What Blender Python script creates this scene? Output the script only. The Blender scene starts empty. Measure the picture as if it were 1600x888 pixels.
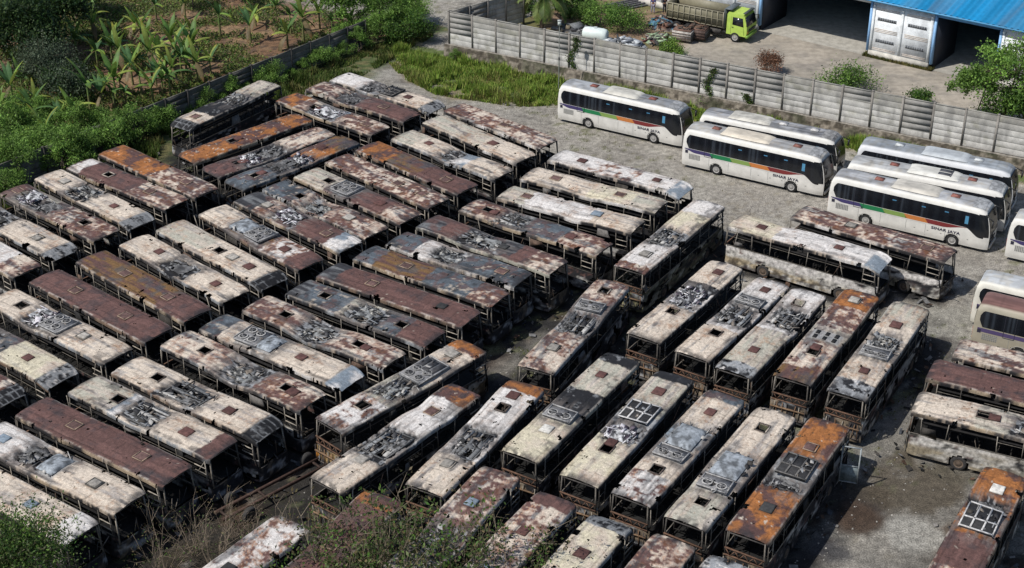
import bpy, math, random
import numpy as np
from mathutils import Vector, Matrix

R = math.radians
C = bpy.context.scene.collection
SC = bpy.context.scene

# ------------------------------------------------------------------ camera, sky, sun, exposure
F_PX, PITCH, ROLL, CAM_H = 2348.7, R(29.452), R(0.2885), 52.797
def make_camera():
    cam = bpy.data.cameras.new('camera'); o = bpy.data.objects.new('camera', cam); C.objects.link(o)
    cam.sensor_width = 36; cam.lens = F_PX / 1600 * 36; cam.clip_start = 1; cam.clip_end = 5000
    fwd = Vector((0, math.cos(PITCH), -math.sin(PITCH))); up = Vector((0, math.sin(PITCH), math.cos(PITCH))); rt = Vector((1, 0, 0))
    c, s = math.cos(ROLL), math.sin(ROLL)
    r2 = rt * c - up * s; u2 = rt * s + up * c
    m = Matrix((r2, u2, -fwd)).transposed().to_4x4(); m.translation = (0, 0, CAM_H)
    o.matrix_world = m
    SC.camera = o
make_camera()

SUN_EL, SHADOW_AZ = 52.0, 28.0            # shadows run towards +x and a little away from the camera
w = bpy.data.worlds.new('World'); SC.world = w; w.use_nodes = True
nt = w.node_tree; nt.nodes.clear()
sky = nt.nodes.new('ShaderNodeTexSky'); sky.sky_type = 'NISHITA'; sky.sun_disc = False
sky.sun_elevation = R(SUN_EL)
sa = R(SHADOW_AZ + 180)                    # direction towards the sun, counted from +x
sky.sun_rotation = R(90) - sa              # nishita counts clockwise from +y
sky.air_density = 1.0; sky.dust_density = 1.0; sky.ozone_density = 1.0
bg = nt.nodes.new('ShaderNodeBackground'); bg.inputs[1].default_value = 0.105
out = nt.nodes.new('ShaderNodeOutputWorld')
nt.links.new(sky.outputs[0], bg.inputs[0]); nt.links.new(bg.outputs[0], out.inputs[0])
sl = bpy.data.lights.new('sun', 'SUN'); sl.energy = 4.35; sl.angle = R(0.55); sl.color = (1.0, 0.955, 0.89)
so = bpy.data.objects.new('sun', sl); C.objects.link(so)
sd = Vector((math.cos(sa) * math.cos(R(SUN_EL)), math.sin(sa) * math.cos(R(SUN_EL)), math.sin(R(SUN_EL))))
so.rotation_euler = sd.to_track_quat('Z', 'Y').to_euler(); so.location = (-60, 30, 90)
SC.view_settings.view_transform = 'Standard'; SC.view_settings.look = 'None'
SC.view_settings.exposure = 0.0; SC.view_settings.gamma = 1.0; SC.view_settings.use_curve_mapping = False

def at(px, py, z=0.0):
    """point of the place seen at photo pixel (px, py) at height z: used to survey positions on the ground"""
    u = (px - 800) / F_PX; v = -(py - 444) / F_PX
    c, s = math.cos(ROLL), math.sin(ROLL)
    X = u * c + v * s; Y = -u * s + v * c
    dy = math.cos(PITCH) + Y * math.sin(PITCH); dz = -math.sin(PITCH) + Y * math.cos(PITCH)
    t = (z - CAM_H) / dz
    return np.array([X * t, dy * t, z])

# ------------------------------------------------------------------ noise
_rs = np.random.RandomState(7)
_T = _rs.rand(256, 256)
def vn(x, y, seed=0):
    x = np.asarray(x, float) + seed * 17.31; y = np.asarray(y, float) + seed * 9.77
    xi = np.floor(x).astype(int); yi = np.floor(y).astype(int)
    fx = x - xi; fy = y - yi
    fx = fx * fx * (3 - 2 * fx); fy = fy * fy * (3 - 2 * fy)
    a = _T[xi & 255, yi & 255]; b = _T[(xi + 1) & 255, yi & 255]
    c = _T[xi & 255, (yi + 1) & 255]; d = _T[(xi + 1) & 255, (yi + 1) & 255]
    return (a * (1 - fx) + b * fx) * (1 - fy) + (c * (1 - fx) + d * fx) * fy
def fbm(x, y, seed=0, o=4):
    s = 0; a = 1; t = 0
    for k in range(o):
        s = s + a * vn(x * 2 ** k, y * 2 ** k, seed + k * 3.3); t += a; a *= .55
    return s / t
def cellr(ix, iy, seed=0):
    return _T[(ix.astype(int) * 7 + int(seed * 13)) & 255, (iy.astype(int) * 11 + int(seed * 5)) & 255]
def sst(a, b, x):
    t = np.clip((x - a) / (b - a), 0, 1); return t * t * (3 - 2 * t)
def mixc(a, b, t):
    t = np.asarray(t)[..., None]; return np.asarray(a) * (1 - t) + np.asarray(b) * t

# ------------------------------------------------------------------ mesh builder
BOXF = np.array([[0, 3, 2, 1], [4, 5, 6, 7], [0, 1, 5, 4], [1, 2, 6, 5], [2, 3, 7, 6], [3, 0, 4, 7]])
class MB:
    def __init__(s): s.V = []; s.C = []; s.Q = []; s.T = []; s.n = 0
    def add(s, V, F, col):
        V = np.asarray(V, float).reshape(-1, 3); F = np.asarray(F)
        col = np.asarray(col, float)
        if col.ndim == 1: col = np.tile(col[:3], (len(V), 1))
        s.V.append(V); s.C.append(col.reshape(-1, 3))
        if len(F): (s.Q if F.shape[1] == 4 else s.T).append(F + s.n)
        s.n += len(V)
    def hexa(s, P, col): s.add(P, BOXF, col)
    def box(s, c, d, col, rz=0, M=None):
        x, y, z = np.array(d) / 2
        P = np.array([[-x, -y, -z], [x, -y, -z], [x, y, -z], [-x, y, -z], [-x, -y, z], [x, -y, z], [x, y, z], [-x, y, z]])
        if M is not None: P = P @ np.asarray(M).T
        elif rz: P = P @ np.array([[math.cos(rz), math.sin(rz), 0], [-math.sin(rz), math.cos(rz), 0], [0, 0, 1]])
        s.add(P + np.array(c), BOXF, col)
    def bar(s, p, q, w, col, h=None):
        p = np.array(p, float); q = np.array(q, float); d = q - p; L = np.linalg.norm(d)
        if L < 1e-6: return
        d /= L; ref = np.array([0, 0, 1.]) if abs(d[2]) < .9 else np.array([1., 0, 0])
        a = np.cross(d, ref); a /= np.linalg.norm(a); b = np.cross(a, d)
        h = h or w; a = a * w / 2; b = b * h / 2
        s.hexa([p - a - b, p + a - b, p + a + b, p - a + b, q - a - b, q + a - b, q + a + b, q - a + b], col)
    def tube(s, p, q, r0, r1, col, n=6):
        p = np.array(p, float); q = np.array(q, float); d = q - p; L = np.linalg.norm(d)
        if L < 1e-6: return
        d /= L; ref = np.array([0, 0, 1.]) if abs(d[2]) < .9 else np.array([1., 0, 0])
        a = np.cross(d, ref); a /= np.linalg.norm(a); b = np.cross(a, d)
        th = np.arange(n) * 2 * math.pi / n
        ring = np.cos(th)[:, None] * a + np.sin(th)[:, None] * b
        V = np.vstack([p + ring * r0, q + ring * r1]); i = np.arange(n); j = (i + 1) % n
        s.add(V, np.stack([i, j, j + n, i + n], 1), col)
        V2 = np.vstack([q + ring * r1, q[None]]); s.add(V2, np.stack([i, j, np.full(n, n)], 1), col)
        V3 = np.vstack([p + ring * r0, p[None]]); s.add(V3, np.stack([j, i, np.full(n, n)], 1), col)
    def grid(s, P, col, mask=None):
        m, n = P.shape[:2]; idx = np.arange(m * n).reshape(m, n)
        F = np.stack([idx[:-1, :-1], idx[1:, :-1], idx[1:, 1:], idx[:-1, 1:]], -1)
        F = F.reshape(-1, 4) if mask is None else F[mask]
        col = np.asarray(col, float)
        if col.ndim == 3: col = col.reshape(-1, 3)
        s.add(P.reshape(-1, 3), F, col)
    def quads(s, P, col):          # P (n,4,3) col (n,3)
        n = len(P); c = np.repeat(np.asarray(col, float).reshape(n, 1, 3), 4, 1).reshape(-1, 3)
        s.add(P.reshape(-1, 3), np.arange(4 * n).reshape(n, 4), c)
    def mesh(s, name, smooth=False):
        me = bpy.data.meshes.new(name)
        V = np.vstack(s.V); Cc = np.vstack(s.C)
        Q = np.vstack(s.Q) if s.Q else np.zeros((0, 4), int); T = np.vstack(s.T) if s.T else np.zeros((0, 3), int)
        me.vertices.add(len(V)); me.vertices.foreach_set('co', V.astype(np.float32).ravel())
        li = np.concatenate([Q.ravel(), T.ravel()]).astype(np.int32)
        me.loops.add(len(li)); me.loops.foreach_set('vertex_index', li)
        nf = len(Q) + len(T)
        ls = np.concatenate([np.arange(len(Q)) * 4, len(Q) * 4 + np.arange(len(T)) * 3]).astype(np.int32)
        me.polygons.add(nf); me.polygons.foreach_set('loop_start', ls)
        try: me.polygons.foreach_set('loop_total', np.concatenate([np.full(len(Q), 4), np.full(len(T), 3)]).astype(np.int32))
        except Exception: pass
        if smooth: me.polygons.foreach_set('use_smooth', np.ones(nf, bool))
        me.update(calc_edges=True)
        at_ = me.attributes.new('Col', 'FLOAT_COLOR', 'POINT')
        at_.data.foreach_set('color', np.hstack([np.clip(Cc, 0, 1), np.ones((len(Cc), 1))]).astype(np.float32).ravel())
        return me
    def build(s, name, mat, parent=None, smooth=False, loc=None):
        me = s.mesh(name, smooth); me.materials.append(mat)
        return link(name, me, parent, loc)

def link(name, me, parent=None, loc=None):
    o = bpy.data.objects.new(name, me); C.objects.link(o)
    if parent is not None: o.parent = parent
    if loc is not None: o.location = loc
    return o
def thing(name, label, cat, loc=(0, 0, 0), rz=0, group=None):
    o = bpy.data.objects.new(name, None); C.objects.link(o); o.location = loc; o.rotation_euler = (0, 0, rz)
    o.empty_display_size = .5
    o['label'] = label; o['category'] = cat
    if group: o['group'] = group
    return o
def tag(o, label, cat, group=None):
    o['label'] = label; o['category'] = cat
    if group: o['group'] = group
    return o
def struct(o, kind='structure', label=None, cat=None):
    o['kind'] = kind
    if label: o['label'] = label
    if cat: o['category'] = cat
    return o
def copy_tree(o, parent=None):
    c = o.copy(); C.objects.link(c)
    if parent is not None: c.parent = parent
    for ch in o.children: copy_tree(ch, c)
    return c

# ------------------------------------------------------------------ materials (colour comes from the mesh, broken up by procedural noise)
def vc_mat(name, rough=.8, amt=.35, scale=6., bump=.0, bscale=20., metal=0., spec=.3, amt2=.25, scale2=30., trans=0.):
    m = bpy.data.materials.new(name); m.use_nodes = True; t = m.node_tree; N = t.nodes; K = t.links
    p = N['Principled BSDF']; p.inputs['Roughness'].default_value = rough; p.inputs['Metallic'].default_value = metal
    p.inputs['Specular IOR Level'].default_value = spec
    a = N.new('ShaderNodeAttribute'); a.attribute_name = 'Col'
    g = N.new('ShaderNodeNewGeometry')
    def nz(sc, det):
        n = N.new('ShaderNodeTexNoise'); n.inputs['Scale'].default_value = sc; n.inputs['Detail'].default_value = det
        K.new(g.outputs['Position'], n.inputs['Vector']); return n
    def mr(src, amount):
        r = N.new('ShaderNodeMapRange'); r.inputs[1].default_value = .3; r.inputs[2].default_value = .7
        r.inputs[3].default_value = 1 - amount; r.inputs[4].default_value = 1 + amount * .7
        K.new(src, r.inputs[0]); return r.outputs[0]
    n1 = nz(scale, 4); n2 = nz(scale2, 2)
    mu = N.new('ShaderNodeMath'); mu.operation = 'MULTIPLY'
    K.new(mr(n1.outputs[0], amt), mu.inputs[0]); K.new(mr(n2.outputs[0], amt2), mu.inputs[1])
    vm = N.new('ShaderNodeVectorMath'); vm.operation = 'SCALE'
    K.new(a.outputs['Color'], vm.inputs[0]); K.new(mu.outputs[0], vm.inputs['Scale'])
    K.new(vm.outputs[0], p.inputs['Base Color'])
    if bump:
        n3 = nz(bscale, 5); b = N.new('ShaderNodeBump'); b.inputs['Strength'].default_value = bump; b.inputs['Distance'].default_value = .05
        K.new(n3.outputs[0], b.inputs['Height']); K.new(b.outputs[0], p.inputs['Normal'])
    if trans:
        tr = N.new('ShaderNodeBsdfTranslucent'); K.new(vm.outputs[0], tr.inputs[0])
        mx = N.new('ShaderNodeMixShader'); mx.inputs[0].default_value = trans
        o = N['Material Output']; K.new(p.outputs[0], mx.inputs[1]); K.new(tr.outputs[0], mx.inputs[2]); K.new(mx.outputs[0], o.inputs[0])
    return m
M_ROOF = vc_mat('burnt_sheet_metal', .72, .22, 5, .35, 14, amt2=.3, scale2=16)
M_CHAR = vc_mat('charred_metal', .85, .5, 4, .5, 12)
M_FRAME = vc_mat('scorched_frame', .8, .4, 5, 0)
M_PAINT = vc_mat('white_coach_paint', .5, .10, 2, 0, amt2=.08, spec=.35)
M_DECAL = vc_mat('paint_stripe', .45, .05, 4, 0, amt2=.05)
M_GLASS = vc_mat('tinted_glass', .16, .15, 2, 0, spec=.6, amt2=.05)
M_RUBBER = vc_mat('tyre_rubber', .9, .2, 8)
M_GROUND = vc_mat('gravel_ground', .95, .35, 2.2, .9, 9, amt2=.5, scale2=11)
M_CONC = vc_mat('weathered_concrete', .9, .22, 1.6, .25, 18, amt2=.15, scale2=14)
M_STONE = vc_mat('rubble_stone', .95, .45, 3, .9, 7)
M_LEAF = vc_mat('leaf', .55, .3, 1.2, 0, amt2=.2, scale2=6, trans=.28, spec=.25)
M_WOOD = vc_mat('bark_and_stems', .9, .3, 5)
M_METAL = vc_mat('painted_metal', .5, .12, 3, 0, amt2=.08)
M_CLOTH = vc_mat('cloth', .9, .2, 6)

# ------------------------------------------------------------------ where every bus stands: x, y, heading of its front (deg), length
POS = {
    'a1':(-27.50,105.88,-41.3,12.19), 'a2':(-29.44,103.76,-38.9,11.83), 'a3':(-31.37,101.29,-42.2,12.30), 'a4':(-33.36,98.89,-41.0,11.95),
    'a5':(-35.67,96.34,-41.0,11.90), 'a6':(-37.56,93.75,-41.0,11.90), 'b1':(-27.15,85.36,-39.9,12.36), 'b10':(-7.49,106.40,-44.4,11.76),
    'b11':(-4.78,108.78,-42.6,11.50), 'b12':(-2.70,111.72,-46.1,11.23), 'b13':(-0.96,114.33,-44.0,11.18), 'b2':(-24.85,87.84,-42.3,12.20),
    'b3':(-22.56,90.23,-43.5,11.94), 'b4':(-20.38,92.45,-43.9,12.26), 'b5':(-17.96,94.81,-45.9,12.00), 'b6':(-15.60,97.10,-43.2,11.96),
    'b7':(-13.86,99.29,-44.4,11.85), 'b8':(-11.65,101.32,-42.9,11.84), 'b9':(-9.63,104.07,-44.0,11.83), 'c1':(-10.82,121.83,-38.4,11.64),
    'c2':(-12.75,119.62,-39.2,11.63), 'c3':(-15.08,117.05,-40.5,11.56), 'c4':(-21.48,112.19,44.9,11.79), 'c5':(-19.18,109.38,44.5,11.54),
    'c6':(-17.08,107.36,46.7,11.86), 'c7':(-24.22,119.16,-124.0,11.31), 'd1':(8.30,105.21,-33.9,11.76), 'd10':(-12.11,81.86,-36.8,12.16),
    'd11':(-14.49,79.45,-36.0,11.99), 'd12':(-16.56,77.33,-37.5,12.17), 'd13':(-18.82,74.33,-35.9,12.23), 'd14':(-21.05,72.37,-35.6,11.88),
    'd15':(-23.33,69.92,-34.7,12.17), 'd16':(-25.28,67.46,-35.0,11.90), 'd17':(-27.23,65.00,-35.0,11.90), 'd2':(6.14,102.09,-31.5,11.52),
    'd3':(4.25,98.79,-31.3,11.33), 'd4':(1.62,96.10,-36.3,12.12), 'd5':(-1.50,93.44,-37.1,11.86), 'd6':(-3.77,91.33,-34.5,11.00),
    'd7':(-5.56,89.03,-34.6,11.77), 'd8':(-7.64,86.57,-33.9,12.14), 'd9':(-9.64,84.11,-35.3,11.76), 'e1':(-29.18,82.68,-38.4,12.33),
    'e2':(-31.87,80.20,-38.5,11.90), 'e3':(-34.34,77.87,-38.5,11.90), 'f0':(11.34,94.60,56.6,12.33), 'f1':(4.11,82.49,63.3,12.19),
    'f2':(11.50,85.46,55.9,11.75), 'f3':(14.31,83.18,55.0,11.49), 'f4':(16.56,81.53,56.9,11.81), 'f5':(19.99,81.04,58.6,12.40),
    'f6':(22.88,79.30,58.9,12.40), 'g1':(-6.50,75.49,46.9,11.98), 'g2':(-6.48,70.25,51.8,12.00), 'g3':(-1.96,70.30,61.2,11.90),
    'g4':(3.60,73.25,58.0,12.25), 'g5':(6.72,71.11,59.0,12.29), 'g6':(9.47,69.18,57.4,11.97), 'g7':(12.17,67.32,57.8,12.16),
    'g8':(15.18,66.23,58.6,12.13), 'g9':(23.94,61.37,59.0,11.90), 'h0':(-14.98,57.57,54.0,11.90), 'h1':(-9.81,59.49,61.0,11.90),
    'h2':(-3.58,61.63,60.0,11.90), 'h3':(-0.75,59.38,58.0,11.90), 'h4':(2.15,57.58,58.0,11.90), 'h5':(5.19,55.72,58.0,11.90),
    'h6':(7.88,54.08,58.0,11.90), 'i1':(20.90,93.72,-34.2,11.64), 'i2':(25.66,94.86,-37.0,11.79), 'j1':(9.85,120.58,-31.3,12.06),
    'j2':(21.51,114.14,-28.8,12.09), 'j3':(19.92,110.96,-30.7,12.24), 'j4':(33.65,107.93,-27.8,12.40), 'j5':(32.08,104.45,-27.5,12.40),
    'j6':(30.29,101.74,-30.6,12.39), 'j7':(41.78,94.80,-30.0,11.90), 'k1':(36.82,85.68,-29.0,11.90), 'k2':(36.04,82.66,-29.0,11.90),
    'k3':(32.89,76.64,-28.0,11.90), 'k4':(30.67,74.20,-27.6,11.90), 'k5':(29.04,70.93,-25.5,11.90),
}

# ------------------------------------------------------------------ burnt buses
PAL = dict(cream=(.59, .51, .42), pale=(.64, .61, .58), olive=(.40, .385, .32), yellow=(.56, .51, .38),
           rust=(.112, .060, .052), orange=(.29, .115, .036), ochre=(.22, .125, .05), steel=(.105, .125, .145),
           soot=(.016, .016, .018), ash=(.30, .31, .32), brown=(.22, .155, .11), tan=(.42, .33, .23))
PAL = {k: np.array(v) for k, v in PAL.items()}
def zone_col(k, X, Y, sd):
    """colour of the burnt sheet metal for one stretch of roof"""
    n1 = fbm(X * .9, Y * .9, sd); n2 = fbm(X * 2.6, Y * 2.6, sd + 1); st = fbm(X * .5, Y * 3.5, sd + 2); n4 = fbm(X * 6, Y * 6, sd + 3, 2)
    ce = cellr(np.floor((X + 50 + .25 * (n2 - .5)) / 1.12), np.floor((Y + 10.62 + .2 * (n1 - .5)) / .62), sd)
    P = PAL
    n5 = fbm(X * 1.6, Y * 1.6, sd + 6); r1 = np.abs(fbm(X * 2.2, Y * 2.2, sd + 8) - .5)
    def stain(c, amt=1.0):
        c = mixc(c, P['brown'] * 1.35, amt * .55 * sst(.47, .68, st * .5 + n1 * .5)); c = mixc(c, P['ash'] * .95, amt * .5 * sst(.54, .72, st))
        c = mixc(c, P['soot'] * 2, amt * .6 * sst(.61, .72, n5 * .5 + st * .5)); c = mixc(c, P['brown'] * .8, amt * .55 * sst(.016, .004, r1) * sst(.45, .6, n2))
        return mixc(c, np.array([.33, .18, .10]), amt * .5 * sst(.60, .70, n4 * .5 + n1 * .5))
    base = np.ones(X.shape + (3,))
    if k == 'C': return stain(base * P['cream'] * (0.92 + .16 * ce)[..., None])
    if k == 'W': return stain(base * P['pale'], .6)
    if k == 'G': return stain(mixc(base * P['olive'], P['cream'] * .9, sst(.35, .65, st)), .9)
    if k == 'Y': return stain(mixc(base * P['yellow'], P['cream'], sst(.4, .7, n1)), .5)
    if k == 'N': return mixc(mixc(mixc(base * P['rust'], P['rust'] * 1.3, sst(.4, .65, st)), P['soot'] * 2.5, .45 * sst(.52, .7, n5)), P['cream'] * .8, .8 * sst(.76, .79, n2 * .6 + .4 * n4))
    if k == 'O':
        c = mixc(base * P['orange'], P['orange'] * 1.35, sst(.45, .7, n2)); c = mixc(c, P['rust'] * .9, sst(.46, .60, n1 * .7 + ce * .1 + n4 * .2)); c = mixc(c, P['soot'] * 2, .45 * sst(.6, .74, n5))
        return mixc(c, P['cream'] * .9, sst(.70, .73, n2 * .6 + n4 * .4))
    if k == 'M':
        c = mixc(base * P['rust'], P['ochre'] * .8, sst(.42, .62, st)); return mixc(c, P['steel'] * .6, .6 * sst(.55, .7, n1))
    if k in 'QPT':
        th = dict(Q=.458, P=.55, T=.498)[k]
        n6 = fbm(X * 4.2, Y * 3.0, sd + 41, 3); a1 = .14 + .2 * ((sd * 7) % 1); a2 = .18 * ((sd * 3) % 1); v = (n1 * a1 + n2 * .22 + ce * a2 + n6 * .26 + n4 * .12 + st * .16) / (.76 + a1 + a2); v = .5 + (v - .5) * 1.25
        sf = .02 + .07 * sst(.35, .6, fbm(X * .3, Y * .3, sd + 31))
        mid = mixc(base * np.array([.37, .255, .20]), P['ash'] * .9, sst(.45, .65, st))
        c = mixc(stain(base * (P['cream'] if k != 'P' else P['pale']), .7), mid, sst(th - .11, th, v) * (.45 + .5 * sst(.4, .6, n5)))
        c = mixc(c, mixc(base * P['rust'] * 1.15, P['orange'] * .5, .6 * sst(.52, .75, n2)), sst(th, th + sf, v) * (.75 + .25 * sst(.3, .5, n4)))
        c = mixc(c, P['soot'] * 2.4, .5 * sst(.54, .72, st))
        return mixc(c, np.array([.42, .2, .1]), .7 * sst(.015, 0, abs(v - th)) * sst(.45, .6, n1))
    if k == 'B':
        c = mixc(base * P['steel'] * .8, P['steel'] * 1.15, sst(.4, .7, st)); c = mixc(c, P['soot'] * 1.5, .7 * sst(.47, .65, n1)); c = mixc(c, P['rust'], .6 * sst(.54, .6, n5)); return mixc(c, P['cream'] * .7, .75 * sst(.64, .68, n2 * .5 + n4 * .3 + ce * .2))
    if k == 'D':   # dark burnt mixture
        c = mixc(base * P['soot'] * 2.2, P['ash'] * .5, sst(.45, .7, st)); return mixc(c, P['rust'] * 1.1, .7 * sst(.5, .65, n1))
    if k == 'K': return mixc(base * P['soot'], P['ash'] * .6, sst(.62, .75, n2))
    if k == 'A': return mixc(mixc(base * P['ash'], P['soot'], sst(.5, .62, n2)), P['pale'], sst(.6, .72, n1 * .5 + n4 * .5))
    if k == 'L': return mixc(base * P['steel'] * 1.9, P['pale'], sst(.45, .65, n1))       # pale blue ash
    raise KeyError(k)

HX, HY = .38, .34           # half size of a roof hatch
def roof_profile(t):
    """t in -1..1 across the roof -> y, z below crown"""
    a = np.abs(t); f = np.clip(a / .80, 0, 1) * 1.12
    q = np.clip((a - .80) / .20, 0, 1); ang = np.clip(q / .55, 0, 1) * math.pi / 2
    y = f + .13 * np.sin(ang); z = -.06 * (f / 1.12) ** 2 - .12 * (1 - np.cos(ang)) - .17 * np.clip((q - .55) / .45, 0, 1)
    return y * np.sign(t), z
def lid(mb, x, z, kind, rs):
    pal = dict(r=(.10, .048, .042), g=(.30, .28, .25), n=(.11, .065, .058), b=(.17, .21, .25), w=(.62, .6, .55), k=(.04, .04, .04))
    c = np.array(pal[kind]) * .9; h = .07 if kind != 'n' else .035
    a = rs.uniform(-.03, .03); qs = rs.uniform(.82, 1.05); c = c * rs.uniform(.75, 1.3)
    V = []
    for zz, sx in ((0, 1.), (h, .97), (h + .025, .8)):
        for (i, j) in ((-1, -1), (1, -1), (1, 1), (-1, 1)): V.append((x + i * HX * sx * qs, j * HY * sx * qs, z + zz))
    F = [(0, 1, 5, 4), (1, 2, 6, 5), (2, 3, 7, 6), (3, 0, 4, 7), (4, 5, 9, 8), (5, 6, 10, 9), (6, 7, 11, 10), (7, 4, 8, 11), (8, 9, 10, 11)]
    col = np.tile(c, (12, 1)); col[:4] *= .5; col[8:] *= 1.15
    mb.add(np.array(V) @ np.array([[1, a, 0], [-a, 1, 0], [0, 0, 1]]) , F, col)
    if kind in 'ng':
        for i, j, dx, dy in ((-1, 0, .03, HY * 2), (1, 0, .03, HY * 2), (0, -1, HX * 2, .03), (0, 1, HX * 2, .03)):
            mb.box((x + i * HX, j * HY, z + .03), (dx + .02, dy + .02, .05), c * .45 if kind == 'g' else (.3, .22, .16))
def ac_wreck(mb, kind, x0, ln, zr, rs):
    ln = ln * rs.uniform(.9, 1.15); yo = rs.normal(0, .06)
    def crumple(cx, cy, lx, ly, amp, c1, c2):
        n_ = 14; u = np.linspace(-1, 1, n_)[:, None] + 0 * np.linspace(-1, 1, n_)[None]; v = u.T.copy(); q = rs.uniform(0, 50); r = np.hypot(u, v); wr = 1 + .25 * (fbm(u * 1.5 + q, v * 1.5, 3) - .5)
        z = .04 + amp * (1 - np.abs(2 * fbm(u * 2 + q, v * 1.2, 5) - 1) * 2.2) * (1 - .6 * np.maximum(abs(u), abs(v)) ** 4); f = fbm(u * 2.5 + q, v * 2.5, 8)
        a_ = rs.normal(0, .15); P = np.stack([cx + (u * math.cos(a_) - v * math.sin(a_) * .6) * lx * wr, cy + (v + u * math.sin(a_)) * ly * wr, zr + z], -1); P[..., 1] = np.clip(P[..., 1], -1.05, 1.05)
        mb.grid(P, mixc(np.ones(z.shape + (3,)) * c1, np.array(c2), sst(.42, .58, f)), fbm((u[1:, 1:]) * 2 + q, v[1:, 1:] * 2, 12) < .62)
    h = ln / 2; ash = [(.24, .25, .26), (.42, .41, .39), (.13, .135, .14), (.03, .03, .033), (.05, .045, .04), (.22, .19, .16), (.02, .02, .022), (.07, .07, .075)]
    def clutter(n, wx=.8, wy=.75, zz=.12, big=.5, pal=ash):
        for k in range(n):
            c = pal[rs.randint(len(pal))]; px = x0 + rs.uniform(-h, h) * wx; py = rs.uniform(-wy, wy); a = (0 if rs.rand() < .72 else math.pi / 2) + rs.normal(0, .22)
            l = rs.uniform(.12, big)
            if rs.rand() < .5:
                mb.bar((px - math.cos(a) * l, py - math.sin(a) * l, zr + rs.uniform(0, zz)), (px + math.cos(a) * l, py + math.sin(a) * l, zr + rs.uniform(0, zz)), rs.uniform(.025, .06), c)
            else:
                zoff = rs.uniform(0, zz); t1, t2 = rs.normal(0, .25), rs.normal(0, .6); ca, sa_ = math.cos(a), math.sin(a)
                wq = rs.uniform(.03, .13); P = []
                for (i, j) in ((-1, -1), (1, -1), (1, 1), (-1, 1)):
                    u, v = i * l * .6, j * wq
                    P.append((px + u * ca - v * sa_, py + u * sa_ + v * ca, zr + .03 + zoff + u * t1 * .5 + v * t2))
                P = np.array(P); mb.hexa(np.vstack([P - [0, 0, .015], P]), c)
    def rails(c=(.24, .24, .235), z=.10, wy=.86):
        for s in (-1, 1): mb.bar((x0 - h, s * wy, zr + z * .5), (x0 + h, s * wy + rs.normal(0, .03), zr + z), .07, c)
        for q in (-1, -.1, 1): mb.bar((x0 + q * h, -wy, zr + z), (x0 + q * h + rs.normal(0, .06), wy, zr + z), .07, c)
    fcol = np.array((.5, .49, .47)) * rs.uniform(.35, .85)
    def fan(px, py, r=.24, c=None):
        c = fcol if c is None else c
        n = 14; th = np.arange(n) * 2 * math.pi / n; o = np.stack([np.cos(th), np.sin(th), 0 * th], 1); i = np.arange(n); j = (i + 1) % n
        V = np.vstack([o * (r + .07) + [px, py, zr + .20], o * r + [px, py, zr + .215]]); mb.add(V, np.stack([i, j, j + n, i + n], 1), c)
        V = np.vstack([o * r + [px, py, zr + .215], [[px, py, zr + .10]]]); mb.add(V, np.stack([i, j, np.full(n, n)], 1), (.015, .015, .018))
        for q in range(3):
            a = q * math.pi / 3 + rs.rand(); mb.bar((px - math.cos(a) * r, py - math.sin(a) * r, zr + .2), (px + math.cos(a) * r, py + math.sin(a) * r, zr + .2), .03, (.2, .2, .2))
    if kind == 'F':
        mb.box((x0, 0, zr + .07), (ln, 1.75, .14), (.20, .20, .205))
        rails((.34, .335, .33), .17, .86)
        n = 2 if ln < 1.4 else 4
        for q in range(n): fan(x0 - h + .42 + (q // 2) * .72, (-.42 if q % 2 else .42))
        if ln > 2: 
            for s in (-.55, 0, .55): mb.box((x0 + h * .42, s, zr + .16), (h * .9, .36, .05), (.05, .05, .055))
        clutter(10, .9, .8, .2, .35)
    elif kind in 'WV':    # row of coil windows in a pale frame
        fc = (.52, .51, .5) if kind == 'W' else (.13, .125, .12); mb.box((x0, 0, zr + .06), (ln, 1.75, .12), (.035, .035, .037)); rails(fc, .16, .87)
        for s in (-.3, .3): mb.bar((x0 - h, s, zr + .15), (x0 + h, s, zr + .15), .09, fc)
        clutter(22, .8, .7, .18, .3)
    elif kind == 'R':
        crumple(x0 + rs.uniform(-.6, .6), rs.choice([-.5, .5]), ln * .28, .35, .16, (.20, .20, .2), (.03, .03, .03))
        rails((.12, .12, .12), .08, .86)
        for s in (-.62, .0, .62):
            mb.box((x0 + rs.normal(0, .1), s + rs.normal(0, .05), zr + .05), (ln * rs.uniform(.7, .95), rs.uniform(.12, .26), .10), ash[rs.randint(3)], rz=rs.normal(0, .03))
        clutter(34, .9, .8, .16, .5)
    elif kind == 'D': crumple(x0 + rs.uniform(-.5, .5), rs.uniform(-.3, .3), ln * .36, .6, .2, (.26, .27, .27), (.035, .035, .035)); crumple(x0 + rs.uniform(-.8, .8), rs.uniform(-.4, .4), ln * .2, .4, .22, (.40, .39, .36), (.06, .06, .06)); clutter(55, .95, .85, .15, .6)
    elif kind == 'P': crumple(x0 + rs.uniform(-.4, .4), rs.uniform(-.3, .3), ln * .38, .6, .24, (.52, .53, .54), (.05, .05, .055)); clutter(45, .9, .85, .18, .45, [(.62, .6, .64), (.5, .48, .5), (.05, .04, .06), (.12, .1, .12), (.7, .69, .7)])
    elif kind == 'K': crumple(x0 + rs.uniform(-.3, .3), rs.uniform(-.2, .2), ln * .4, .62, .2, (.05, .05, .052), (.16, .16, .16)); clutter(34, .9, .75, .10, .5, [(.05, .05, .055), (.1, .1, .1), (.33, .33, .33), (.02, .02, .02)])
    elif kind == 'S':
        m_, n_ = 16, 12; u = np.linspace(-1, 1, m_)[:, None]; v = np.linspace(-1, 1, n_)[None]
        z = .05 + .22 * (1 - u ** 6) * (1 - v ** 6) + .08 * (fbm(u * 2 + x0, v * 2, 5) - .5)
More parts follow.
